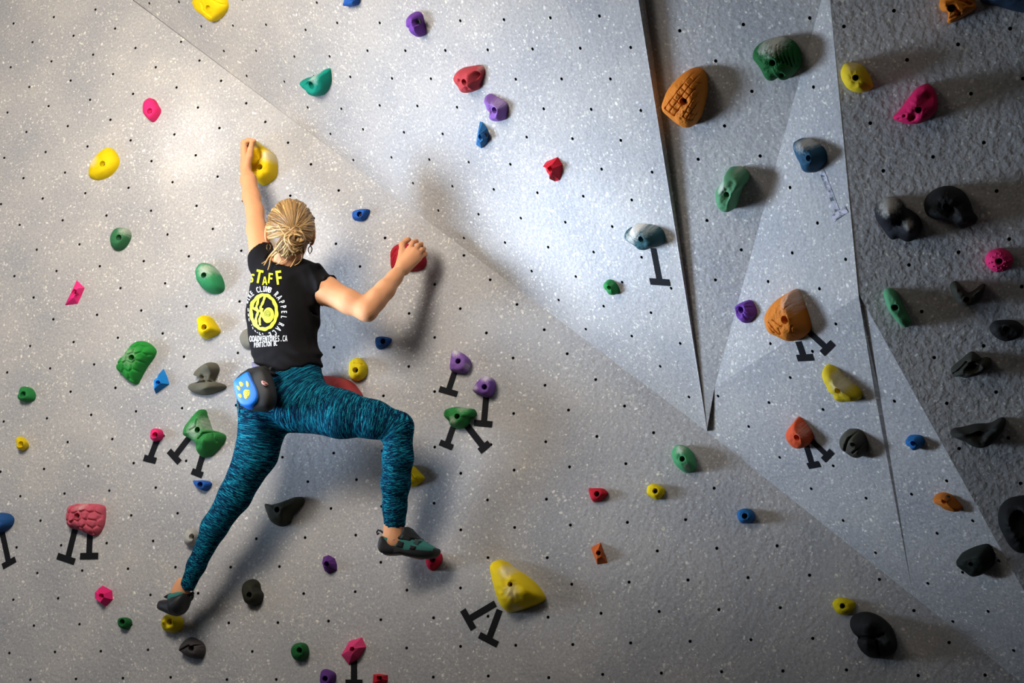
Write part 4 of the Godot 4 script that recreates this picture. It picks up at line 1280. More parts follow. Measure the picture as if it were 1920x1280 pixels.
const ARM_L := [[461, 320, 0.115, 0.0205], [466, 338, 0.125, 0.029], [471, 368, 0.15, 0.0325], [478, 396, 0.17, 0.0325], [481, 430, 0.195, 0.036], [490, 476, 0.225, 0.045]]
const ARM_R := [[590, 531, 0.25, 0.048], [612, 545, 0.255, 0.0505], [655, 566, 0.265, 0.0425], [688, 582, 0.265, 0.037], [704, 562, 0.245, 0.0375], [722, 543, 0.22, 0.0345], [740, 520, 0.185, 0.0265], [751, 505, 0.165, 0.0235]]
const LEG_R := [[560, 757, 0.27, 0.098], [640, 776, 0.275, 0.083], [700, 786, 0.26, 0.065], [747, 800, 0.235, 0.0505], [746, 858, 0.215, 0.0515], [742, 905, 0.19, 0.049], [740, 950, 0.165, 0.040], [740, 990, 0.145, 0.038]]
const LEG_L := [[500, 762, 0.265, 0.098], [481, 850, 0.25, 0.074], [440, 930, 0.235, 0.0565], [402, 988, 0.215, 0.0455], [368, 1060, 0.18, 0.0315], [350, 1102, 0.155, 0.0275]]

func make_climber() -> void:
	var root := thing("person", "climber in black printed T-shirt and teal streaked leggings, one arm stretched up", "person")
	var skin := mat(Color(0.82, 0.58, 0.41), 0.65)
	skin.metallic_specular = 0.35
	skin.subsurf_scatter_enabled = true
	skin.subsurf_scatter_strength = 0.12
	# --- the body: one skin surface from head to ankles, with hands on a finer grid
	var body := vox_for(300, 240, 830, 1160, -0.02, 0.46, 0.0095)
	chain(body, ARM_L, 0.018)
	chain(body, ARM_R, 0.018)
	chain(body, LEG_R, 0.02, 0.012)
	chain(body, LEG_L, 0.02, 0.012)
	chain(body, [[531, 535, 0.25, 0.12], [531, 600, 0.25, 0.118], [531, 660, 0.245, 0.09], [533, 735, 0.25, 0.10]], 0.03, 0.028, 0.70)
	chain(body, [[494, 494, 0.235, 0.05], [582, 525, 0.25, 0.05]], 0.03, 0.016)
	chain(body, [[538, 505, 0.265, 0.053], [543, 462, 0.30, 0.05]], 0.02)
	var head := at(545, 430, 0.325)
	var hz := ((EYE - head).normalized() * 0.9 + nA * 0.1 + Vector3(0, 0.12, 0)).normalized()
	var hx := (cam_x - hz * cam_x.dot(hz)).normalized().rotated(hz, -0.05)
	var hy := hz.cross(hx)
	var hb := Basis(hx, hy, hz)
	body.ball(head, hb, Vector3(0.074, 0.098, 0.09), 0.02)
	body.ball(head + hb * Vector3(0, -0.045, -0.05), hb, Vector3(0.058, 0.062, 0.055), 0.02)      # jaw
	body.capsule(head + hb * Vector3(0, 0.0, -0.088), head + hb * Vector3(0, -0.028, -0.112), 0.010, 0.014, 0.01)   # nose
	body.capsule(head + hb * Vector3(-0.02, -0.06, -0.096), head + hb * Vector3(0.02, -0.06, -0.096), 0.008, 0.008, 0.01)   # mouth
	for s in [-1, 1]:
		body.ball(head + hb * Vector3(s * 0.03, 0.008, -0.084), hb, Vector3(0.014, 0.008, 0.008), 0.006)   # eyes
	chain(body, [[342, 1096, 0.15, 0.028], [337, 1112, 0.148, 0.028], [335, 1130, 0.13, 0.02]], 0.02)
	chain(body, [[738, 985, 0.145, 0.036], [738, 1015, 0.145, 0.038], [790, 1036, 0.095, 0.026]], 0.02)
	var skin_parts := [body.arrays(), right_hand(), left_hand()]
	part(root, "body", mesh_of(skin_parts), skin, "light skin of arms, neck and ankles")
	for s in [-1, 1]:
		ear(root, head, hb, s, skin)
	make_leggings(root)
	make_shirt(root)
	make_hair(root, head, hb)
	make_shoes(root)
	make_chalk_bag()

func right_hand() -> Array:
	var v := vox_for(728, 436, 808, 522, 0.02, 0.22, 0.003)
	chain(v, [[746, 512, 0.172, 0.024], [752, 503, 0.165, 0.0225]], 0.01)
	# the back of the hand: four rays from the wrist to the knuckles
	chain(v, [[751, 503, 0.163, 0.019], [768, 467, 0.142, 0.0125]], 0.012)
	chain(v, [[753, 502, 0.163, 0.019], [777, 470, 0.143, 0.0125]], 0.012)
	chain(v, [[756, 504, 0.158, 0.018], [783, 476, 0.138, 0.0120]], 0.012)
	chain(v, [[759, 506, 0.152, 0.017], [786, 484, 0.128, 0.0112]], 0.012)
	# fingers bend at the knuckles and curl over the edge of the hold
	chain(v, [[768, 467, 0.142, 0.0099], [773, 455, 0.128, 0.0086], [780, 451, 0.102, 0.0077], [782, 453, 0.082, 0.0071]], 0.003)
	chain(v, [[777, 470, 0.143, 0.0099], [783, 460, 0.128, 0.0086], [790, 457, 0.100, 0.0077], [791, 460, 0.078, 0.0071]], 0.003)
	chain(v, [[783, 476, 0.138, 0.0095], [790, 468, 0.120, 0.0084], [795, 466, 0.092, 0.0076], [795, 469, 0.072, 0.0069]], 0.003)
	chain(v, [[786, 484, 0.128, 0.0088], [793, 478, 0.110, 0.0076], [798, 475, 0.086, 0.0067], [798, 478, 0.068, 0.0062]], 0.003)
	# thumb, from the side of the palm
	chain(v, [[750, 496, 0.158, 0.0165], [754, 472, 0.148, 0.0125], [754, 458, 0.135, 0.0108], [763, 450, 0.112, 0.0098], [767, 449, 0.098, 0.0085]], 0.007)
	return v.arrays()

func left_hand() -> Array:
	var v := vox_for(436, 246, 492, 336, -0.02, 0.17, 0.003)
	chain(v, [[462, 326, 0.118, 0.0225], [461, 314, 0.112, 0.0205]], 0.01)
	for f in 4:
		var off: float = [0.118, 0.100, 0.082, 0.066][f]
		var r: float = [0.0098, 0.0102, 0.0098, 0.0086][f]
		var dx: float = [0.0, -1.0, -0.5, 0.5][f]
		chain(v, [[461, 314, 0.108 - f * 0.006, 0.0165], [458 + dx, 278, off, 0.0125]], 0.012)
		chain(v, [[458 + dx, 278, off, 0.0115], [457.5 + dx, 267, off, r], [466 + dx, 262.5 + f * 0.5, off - 0.004, r * 0.95], [476 + dx, 264 + f * 0.6, off - 0.008, r * 0.88]], 0.004)
	chain(v, [[463, 310, 0.122, 0.0165], [467, 293, 0.136, 0.0125], [469.5, 280, 0.132, 0.0105], [472, 268, 0.120, 0.0092]], 0.007)
	return v.arrays()

func ear(root: Node3D, head: Vector3, hb: Basis, s: int, skin: Material) -> void:
	var st := st_new()
	var pts := PackedVector3Array()
	var rad := PackedFloat32Array()
	for k in 15:
		var a := lerpf(-2.0, 2.3, k / 14.0)
		pts.append(head + hb * Vector3(s * (0.078 + 0.008 * cos(a)), -0.022 + 0.029 * sin(a), 0.012 + 0.017 * cos(a)))
		rad.append(lerpf(0.0045, 0.0065, k / 14.0))
	tube(st, pts, rad, 8)
	tube(st, PackedVector3Array([head + hb * Vector3(s * 0.070, -0.03, 0.0), head + hb * Vector3(s * 0.080, -0.02, 0.012)]), PackedFloat32Array([0.016, 0.014]), 10)
	part(root, "ear", st_end(st), skin)
	st = st_new()
	var c := head + hb * Vector3(s * 0.074, -0.070, 0.006)
	var ring := PackedVector3Array()
	var rr := PackedFloat32Array()
	for p in [[0, 0.016], [0.007, 0.004], [0.0055, -0.006], [0, -0.015], [-0.0055, -0.006], [-0.007, 0.004], [0, 0.016]]:
		ring.append(c + hb * Vector3(p[0], p[1], 0))
		rr.append(0.002)
	tube(st, ring, rr, 6)
	part(root, "earring", st_end(st), mat(Color(0.35, 0.28, 0.16), 0.35, 0.8), "small bronze drop earring")

func make_leggings(root: Node3D) -> void:
	var v := vox_for(310, 660, 800, 1135, 0.04, 0.46, 0.0085)
	chain(v, LEG_R, 0.022)
	chain(v, LEG_L, 0.022)
	chain(v, [[500, 750, 0.262, 0.10], [562, 752, 0.268, 0.102]], 0.03)
	chain(v, [[546, 706, 0.25, 0.114], [534, 740, 0.255, 0.118]], 0.04, 0.0, 0.74)
	v.cut(at(742, 988, 0.15), (at(741, 1010, 0.14) - at(742, 960, 0.155)).normalized(), 0.11)
	v.cut(at(351, 1101, 0.155), (at(340, 1112, 0.14) - at(362, 1075, 0.17)).normalized(), 0.11)
	var knee := at(722, 812, 0.26)
	v.bend(func(p: Vector3) -> float:
		var q := pixel(p)
		var f := 0.0
		# creases behind the bent knee and at the hip
		var w := exp(-Vector2(q.x - 730, q.y - 812).length_squared() / 500.0)
		f += w * 0.004 * sin((q.x * 0.9 + q.y * 0.5) * 0.75)
		w = exp(-Vector2(q.x - 596, q.y - 726).length_squared() / 900.0)
		f += w * 0.0035 * sin((q.x * 0.35 + q.y * 0.9) * 0.6)
		w = exp(-Vector2(q.x - 740, q.y - 972).length_squared() / 420.0)
		f += w * 0.0028 * sin((q.y + q.x * 0.12) * 0.85)
		return f)
	var arr := v.arrays()
	var pos: PackedVector3Array = arr[0]
	var nor: PackedVector3Array = arr[1]
	var idx: PackedInt32Array = arr[2]
	var legs := []
	for l in [LEG_R, LEG_L]:
		var pts := PackedVector3Array([at(535, 690, 0.25)])
		for j in l:
			pts.append(at(j[0], j[1], j[2]))
		legs.append(pts)
	var st := SurfaceTool.new()
	st.begin(Mesh.PRIMITIVE_TRIANGLES)
	var uv := [[], []]
	for w in 2:
		var list := PackedVector3Array()
		list.resize(pos.size())
		for i in pos.size():
			list[i] = leg_uv(pos[i], legs[w])
		uv[w] = list
	for t in range(0, idx.size(), 3):
		var da: float = uv[0][idx[t]].z + uv[0][idx[t + 1]].z + uv[0][idx[t + 2]].z
		var db: float = uv[1][idx[t]].z + uv[1][idx[t + 1]].z + uv[1][idx[t + 2]].z
		var w := 0 if da < db else 1
		for k in 3:
			var i := idx[t + k]
			var q: Vector3 = uv[w][i]
			st.set_uv(Vector2(q.x, q.y) / 0.36 + Vector2(w * 0.37, w * 0.21))
			st.set_normal(nor[i])
			st.add_vertex(pos[i])
	# heathered cloth: short bright and dark streaks across the leg
	var S := 1024
	var im := Image.create(S, S, false, Image.FORMAT_RGB8)
	im.fill(Color8(10, 44, 68))
	var rng := RandomNumberGenerator.new()
	rng.seed = 8
	var tones := [Color8(6, 18, 38), Color8(6, 20, 42), Color8(7, 24, 46), Color8(7, 24, 46), Color8(10, 54, 80), Color8(14, 88, 112), Color8(20, 120, 142), Color8(30, 152, 168), Color8(10, 38, 64)]
	for n in 15000:
		var x := rng.randi() % S
		var y := rng.randi() % S
		var l := rng.randi_range(24, 130)
		var h := rng.randi_range(2, 6)
		var c: Color = tones[rng.randi() % tones.size()]
		for d in range(0, l, 8):
			var yy := y + int(d * 0.06) + (1 if rng.randf() < 0.3 else 0)
			var hh := maxi(1, int(h * sin(PI * (d + 4.0) / (l + 8.0)) + 0.5))
			im.fill_rect(Rect2i((x + d) % S, yy % S, 8, hh), c)
	var m := StandardMaterial3D.new()
	m.albedo_texture = ImageTexture.create_from_image(im)
	m.roughness = 0.85
	m.metallic_specular = 0.15
	part(root, "leggings", st.commit(), m, "teal and navy streaked stretch leggings")

func leg_uv(p: Vector3, pts: PackedVector3Array) -> Vector3:
	var total := 0.0
	var run := 0.0
	var s := 0.0
	var e1 := Vector3.ZERO
	var mid := Vector3.ZERO
	var best := 1e9
	for i in pts.size() - 1:
		var a := pts[i]
		var b := pts[i + 1]
		var ab := b - a
		var l := ab.length()
		var t := (p - a).dot(ab) / (l * l)
		var tc := clampf(t, 0.0, 1.0)
		var dist := p.distance_to(a + ab * tc)
		var w := 1.0 / (pow(dist, 6.0) + 1e-12)
		total += w
		s += w * (run + clampf(t, -0.25, 1.25) * l)
		var dir := ab / l
		var lat := dir.cross(nA).normalized()
		e1 += lat * w
		mid += (a + ab * tc) * w
		best = minf(best, dist)
		run += l
	e1 = e1.normalized()
	var q := p - mid / total
	return Vector3(atan2(q.dot(e1), q.dot(nA)) * 0.075, s / total, best)

var shirt_vox: Vox

func make_shirt(root: Node3D) -> void:
	var v := vox_for(440, 440, 650, 735, 0.08, 0.46, 0.0072)
	chain(v, [[531, 545, 0.252, 0.128], [531, 585, 0.252, 0.134], [531, 630, 0.25, 0.122], [533, 660, 0.25, 0.108], [542, 690, 0.252, 0.114], [546, 722, 0.255, 0.122]], 0.03, 0.0, 0.74)
	chain(v, [[494, 494, 0.238, 0.054], [584, 525, 0.252, 0.058]], 0.035)
	chain(v, [[538, 512, 0.262, 0.062], [531, 545, 0.255, 0.10]], 0.03)
	chain(v, [[584, 527, 0.252, 0.058], [618, 548, 0.26, 0.057]], 0.02)
	chain(v, [[496, 496, 0.235, 0.052], [484, 456, 0.215, 0.051]], 0.02)
	v.cut(at(611, 544, 0.26), (at(655, 566, 0.265) - at(590, 531, 0.25)).normalized(), 0.098)
	var lr := at(480, 477, 0.22)
	v.cut(lr, (at(471, 464, 0.22) - lr).normalized(), 0.09)
	v.cut(at(552, 703, 0.25), (at(560, 735, 0.25) - at(552, 703, 0.25)).normalized(), 0.3)
	var nk := at(530, 494, 0.28)
	v.cut(nk, ((at(538, 470, 0.28) - nk).normalized() + nA * 0.25).normalized(), 0.068)
	v.bend(func(p: Vector3) -> float:
		var q := pixel(p)
		var f := 0.0
		var low := smoothstep(640.0, 665.0, q.y)
		f += low * 0.0028 * sin((q.y * 0.8 - absf(q.x - 520.0) * 0.45) * 0.33)
		f += exp(-pow((q.y - 663.0 - (q.x - 590.0) * 0.12) / 6.0, 2.0)) * -0.010 * smoothstep(530.0, 595.0, q.x)
		f += smoothstep(560.0, 600.0, q.x) * (1.0 - low) * 0.004 * sin((q.x - q.y * 0.35) * 0.32)
		f += exp(-pow((q.y - 520.0 + (q.x - 540.0) * 0.55) / 9.0, 2.0)) * -0.004 * smoothstep(520.0, 540.0, q.x)
		f += 0.0022 * noise.get_noise_3dv(p * 22.0)
		return f)
	shirt_vox = v
	var cloth := mat(Color(0.072, 0.066, 0.071), 0.9)
	cloth.rim_enabled = true
	cloth.rim = 0.08
	cloth.metallic_specular = 0.25
	var shirt := part(root, "shirt", mesh_of([v.arrays()]), cloth, "black cotton T-shirt with yellow and white back print")
	make_print(shirt)

var lift_print := 0.0022

func on_shirt(p: Vector2) -> Vector3:
	var r := ray(p.x, p.y)
	var t := shirt_vox.meet(EYE, r, 4.6, 6.2)
	if t < 0.0:
		return Vector3.INF
	return EYE + r * t + nA * lift_print

func flat_on_shirt(st: SurfaceTool, pts: PackedVector2Array, tris: PackedInt32Array) -> void:
	var where := PackedVector3Array()
	for p in pts:
		where.append(on_shirt(p))
	for t in range(0, tris.size(), 3):
		var a := where[tris[t]]
		var b := where[tris[t + 1]]
		var c := where[tris[t + 2]]
		if a == Vector3.INF or b == Vector3.INF or c == Vector3.INF:
			continue
		if a.distance_to(b) > 0.05 or b.distance_to(c) > 0.05 or a.distance_to(c) > 0.05:
			continue
		tri(st, a, b, c, nA)

func letter(st: SurfaceTool, ch: String, font: Font, place: Transform2D) -> void:
	# one character, one unit high, laid on the shirt by the 2D transform (pixels)
	var tm := TextMesh.new()
	tm.text = ch
	tm.font = font
	tm.font_size = 64
	tm.pixel_size = 1.0 / 46.0
	tm.depth = 0.0
	tm.curve_step = 4.0
	var arr := tm.get_mesh_arrays()
	var vs: PackedVector3Array = arr[Mesh.ARRAY_VERTEX]
	var pts := PackedVector2Array()
	for p in vs:
		pts.append(place * Vector2(p.x, -p.y))
	var idx := PackedInt32Array()
	if arr[Mesh.ARRAY_INDEX] != null:
		idx = arr[Mesh.ARRAY_INDEX]
	else:
		for i in vs.size():
			idx.append(i)
	for round in 2:
		var more := PackedInt32Array()
		for t in range(0, idx.size(), 3):
			var first := pts.size()
			for k in 3:
				pts.append((pts[idx[t + k]] + pts[idx[t + (k + 1) % 3]]) * 0.5)
			more.append_array(PackedInt32Array([idx[t], first, first + 2, first, idx[t + 1], first + 1, first + 2, first + 1, idx[t + 2], first, first + 1, first + 2]))
		idx = more
	flat_on_shirt(st, pts, idx)

func band(st: SurfaceTool, line: PackedVector2Array, widths: PackedFloat32Array) -> void:
	var pts := PackedVector2Array()
	var idx := PackedInt32Array()
	for i in line.size():
		var d := (line[mini(i + 1, line.size() - 1)] - line[maxi(i - 1, 0)]).normalized().orthogonal() * widths[i] * 0.5
		pts.append(line[i] + d)
		pts.append(line[i] - d)
		if i > 0:
			var k := i * 2
			idx.append_array(PackedInt32Array([k - 2, k - 1, k, k - 1, k + 1, k]))
	flat_on_shirt(st, pts, idx)

func make_print(shirt: Node3D) -> void:
	var yellow := mat(Color(0.90, 0.95, 0.10), 0.6)
	var white := mat(Color(0.86, 0.86, 0.86), 0.6)
	var sans := SystemFont.new()
	sans.font_names = PackedStringArray(["Droid Sans"])
	sans.font_weight = 700
	# STAFF, slanting with the folded cloth under the neckline
	var st := st_new(false)
	var spots := [["S", 473, 522, 16, 0.25], ["T", 486, 519, 25, 0.2], ["A", 497, 527, 15, 0.0], ["F", 507, 522, 19, 0.1], ["F", 523, 521, 26, -0.12]]
	for s in spots:
		var c := cos(s[4])
		var n := sin(s[4])
		letter(st, s[0], sans, Transform2D(Vector2(c, n) * s[3] * 0.72, Vector2(-n, c) * s[3], Vector2(s[1], s[2])))
	part(shirt, "print_staff", st_end(st), yellow, "yellow lettering STAFF")
	# words round the emblem
	for w in [["BIKE", -152.0, 8.7, 38, 44, 10.0], ["CLIMB", -107.0, 8.7, 38, 44, 10.5], ["RAPPEL", -52.0, 12.6, 38, 44, 10.5], ["RACE", 30.0, 13.7, 38, 44, 10.5]]:
		st = st_new(false)
		ring_text(st, sans, w[0], w[1], w[2], w[3], w[4], w[5])
		part(shirt, "print_word", st_end(st), white, "white printed word " + w[0])
	st = st_new(false)
	for s in [[472, 609, 473, 610], [474, 613, 475, 617], [478, 619, 480, 622], [482, 623, 484, 624], [487, 623, 487, 627], [487, 627, 490, 627.5], [492, 625, 494, 627], [465.5, 578, 466, 584], [466, 588, 466.4, 593], [467, 597, 468, 602]]:
		band(st, v2(s), PackedFloat32Array([1.3, 1.3]))
	part(shirt, "print_fragment", st_end(st), white, "broken white strokes of a folded word", "stuff")
	st = st_new(false)
	var words := "OOADVENTURES.CA"
	for i in words.length():
		letter(st, words[i], sans, Transform2D(Vector2(5.3, -0.2), Vector2(0, 11.0), Vector2(470.5 + i * 4.75, 635.5 - i * 0.06)))
	words = "PENTICTON BC"
	for i in words.length():
		letter(st, words[i], sans, Transform2D(Vector2(4.3, -0.4), Vector2(0, 9.0), Vector2(478 + i * 3.7, 647.0 - i * 0.28)))
	part(shirt, "print_address", st_end(st), white, "white web address and town printed under the emblem")
	# the emblem: a wavy ring, a spiral and branching strokes
	st = st_new(false)
	var c := Vector2(495, 585)
	var line := PackedVector2Array()
	var w := PackedFloat32Array()
	for k in 61:
		var a := TAU * k / 60.0
		line.append(c + Vector2(cos(a) * 24.0, sin(a) * 32.0) * (1.0 + 0.018 * sin(a * 14.0)))
		w.append(6.0 + 0.8 * sin(a * 9.0))
	band(st, line, w)
	# the shell, with a dark spiral line on it
	var shell := Vector2(503.5, 591)
	var disc := PackedVector2Array([shell])
	var fan := PackedInt32Array()
	for ring in [0.5, 1.0]:
		for k in 24:
			var a := TAU * k / 24.0
			disc.append(shell + Vector2(cos(a) * 10.5, sin(a) * 14.5).rotated(0.15) * ring)
	for k in 24:
		var k2 := (k + 1) % 24
		fan.append_array(PackedInt32Array([0, 1 + k, 1 + k2, 1 + k, 25 + k, 25 + k2, 1 + k, 25 + k2, 1 + k2]))
	flat_on_shirt(st, disc, fan)
	band(st, v2([503, 604, 499, 600, 494, 594, 491, 586, 490, 578]), PackedFloat32Array([5, 6, 5, 4.5, 4]))
	var dark := st_new(false)
	line = PackedVector2Array()
	w = PackedFloat32Array()
	for k in 44:
		var t := k / 43.0
		var a := 2.6 + t * TAU * 2.2
		line.append(Vector2(502.5, 589) + Vector2(cos(a) * 0.85, sin(a)) * lerpf(7.2, 1.0, t))
		w.append(1.0)
	lift_print = 0.0032
	band(dark, line, w)
	lift_print = 0.0022
	part(shirt, "print_spiral", st_end(dark), mat(Color(0.12, 0.12, 0.06), 0.7), "dark spiral line in the emblem")
	for s in [[485, 556, 484, 566, 481, 576, 484, 586, 480, 598, 482, 610, 486, 617], [497, 556, 494, 566, 489, 576, 491, 588, 487, 598, 488, 610], [471, 574, 476, 578, 482, 582, 490, 584, 493, 578], [473, 566, 471, 572, 473, 578], [472, 594, 476, 602, 479, 608]]:
		var p := v2(s)
		var dense := PackedVector2Array()
		for i in p.size() - 1:
			for k in 3:
				dense.append(p[i].lerp(p[i + 1], k / 3.0))
		dense.append(p[-1])
		var ww := PackedFloat32Array()
		for i in dense.size():
			ww.append(4.0 + 0.8 * sin(i * 2.1))
		band(st, dense, ww)
	part(shirt, "print_emblem", st_end(st), yellow, "yellow ring emblem with a spiral")

func ring_text(st: SurfaceTool, font: Font, word: String, start: float, step: float, rx: float, ry: float, size: float) -> void:
	for i in word.length():
		var a := deg_to_rad(start + i * step)
		var p := Vector2(495, 586) + Vector2(cos(a) * rx, sin(a) * ry)
		var out := Vector2(cos(a) / rx, sin(a) / ry).normalized()
		var x := Vector2(-out.y, out.x)
		letter(st, word[i], font, Transform2D(x * size * 0.64, -out * size, p))

func make_hair(root: Node3D, head: Vector3, hb: Basis) -> void:
	var hair := StandardMaterial3D.new()
	hair.vertex_color_use_as_albedo = true
	hair.roughness = 0.5
	var rng := RandomNumberGenerator.new()
	rng.seed = 17
	var rad := Vector3(0.083, 0.106, 0.100)
	var knot_dir := Vector3(0.10, -0.12, 0.95).normalized()
	var tones := [lin(134, 100, 56), lin(160, 122, 70), lin(184, 146, 90), lin(104, 76, 40), lin(196, 160, 106), lin(146, 110, 60)]
	# cap under the locks
	var st := st_new()
	var U := 40
	var V := 24
	var grid := []
	for j in V + 1:
		var row := []
		for i in U + 1:
			var a := TAU * i / U
			var b := PI * j / V
			var d := Vector3(sin(b) * cos(a), cos(b), sin(b) * sin(a))
			row.append(d)
		grid.append(row)
	st.set_color(lin(112, 84, 48))
	for j in V:
		for i in U:
			var q := [grid[j][i], grid[j][i + 1], grid[j + 1][i + 1], grid[j + 1][i]]
			var mid: Vector3 = (q[0] + q[2]) * 0.5
			if mid.z < -0.25 or mid.y < -0.90 or (mid.z < 0.2 and mid.y < -0.2):
				continue
			var p := []
			for d in q:
				p.append(head + hb * (d * rad * 0.975))
			if j > 0:
				tri(st, p[0], p[1], p[2], hb * mid)
			tri(st, p[0], p[2], p[3], hb * mid)
	# locks drawn back to the knot
	for n in 420:
		var a := rng.randf() * TAU
		var start: Vector3
		if sin(a) > -0.35:
			start = Vector3(cos(a), sin(a), rng.randf_range(-0.35, 0.1)).normalized()
		else:
			start = Vector3(cos(a) * 0.8, -0.95, rng.randf_range(0.15, 0.6)).normalized()
		var aim := (knot_dir + Vector3(rng.randf_range(-0.10, 0.10), rng.randf_range(-0.10, 0.10), 0)).normalized()
		var swirl := rng.randf_range(-0.12, 0.12)
		var t0 := rng.randf_range(0.0, 0.35)
		var pts := PackedVector3Array()
		var rr := PackedFloat32Array()
		var lift := rng.randf_range(0.0, 0.0045)
		for k in 12:
			var t := lerpf(t0, 1.0, k / 11.0)
			var d := start.slerp(aim, t)
			var side := d.cross(aim).normalized() if d.cross(aim).length() > 1e-4 else Vector3.ZERO
			d = (d + side * swirl * sin(t * PI)).normalized()
			pts.append(head + hb * (d * rad + d * lift))
			rr.append((0.0016 + 0.0030 * sin(PI * minf(t + 0.12, 1.0))) * rng.randf_range(0.85, 1.1))
		tube(st, pts, rr, 5, false, tones[rng.randi() % tones.size()])
	# the bun: folded loops hanging from the knot
	var knot := head + hb * (knot_dir * rad)
	var bun := knot + hb * Vector3(0.016, -0.040, 0.008)
	for n in 110:
		var pts := PackedVector3Array()
		var rr := PackedFloat32Array()
		var tilt := rng.randf_range(-0.9, 0.9)
		var r1 := rng.randf_range(0.004, 0.037)
		var r2 := rng.randf_range(0.008, 0.045)
		var ph := rng.randf() * TAU
		var sweep := rng.randf_range(2.4, 4.6)
		for k in 12:
			var g := ph + sweep * k / 11.0
			pts.append(bun + hb * Vector3(r1 * cos(g) * cos(tilt), r2 * sin(g), 0.018 + 0.02 * (1.0 - r2 / 0.04) + 0.012 * sin(g * 0.5 + tilt) + r1 * cos(g) * sin(tilt) * 0.6))
			rr.append(0.0014 + 0.0034 * sin(PI * (k + 0.5) / 12.0))
		tube(st, pts, rr, 5, false, tones[rng.randi() % tones.size()])
	# thick arch of hair over the knot, and loose strands
	for s in [[[540, 452], [549, 446], [558, 452], [562, 464], [566, 476], 0.0048], [[552, 460], [541, 452], [534, 444], [528, 436], [524, 428], 0.004], [[556, 460], [565, 470], [566, 482], [560, 492], [552, 497], 0.0032], [[545, 470], [540, 482], [534, 490], [526, 494], [518, 497], 0.0028], [[530, 462], [526, 470], [526, 480], [528, 488], [524, 494], 0.003], [[520, 470], [510, 478], [504, 486], [500, 494], [496, 500], 0.0045], [[522, 474], [512, 482], [508, 490], [506, 500], [503, 508], 0.0045], [[518, 476], [506, 484], [502, 490], [497, 494], [492, 497], 0.0035], [[556, 482], [550, 492], [545, 500], [538, 506], [530, 509], 0.0025]]:
		var pts := PackedVector3Array()
		var rr := PackedFloat32Array()
		for k in 5:
			var p := Vector2(s[k][0], s[k][1])
			var d := (at(p.x, p.y, 0.325) - head)
			var flat := Vector2(d.dot(hb.x) / rad.x, d.dot(hb.y) / rad.y)
			var z := sqrt(maxf(0.0, 1.0 - flat.length_squared())) * rad.z + 0.006
			pts.append(head + hb.x * d.dot(hb.x) + hb.y * d.dot(hb.y) + hb.z * (maxf(z, 0.02) + (0.03 if k < 4 and s[5] > 0.0046 else 0.0)))
			rr.append(s[5] * (1.0 - 0.55 * k / 4.0))
		var smooth_pts := PackedVector3Array()
		var smooth_r := PackedFloat32Array()
		var curve := Curve3D.new()
		for k in 5:
			var tan := (pts[mini(k + 1, 4)] - pts[maxi(k - 1, 0)]) / 6.0
			curve.add_point(pts[k], -tan, tan)
		for k in 17:
			smooth_pts.append(curve.sample(mini(k / 4, 3), (k - mini(k / 4, 3) * 4) / 4.0))
			smooth_r.append(lerpf(rr[0], rr[4], k / 16.0))
		tube(st, smooth_pts, smooth_r, 6, false, tones[[2, 4][s[0][0] % 2]])
	part(root, "hair", st_end(st), hair, "dark blonde hair drawn back into a loose low bun")

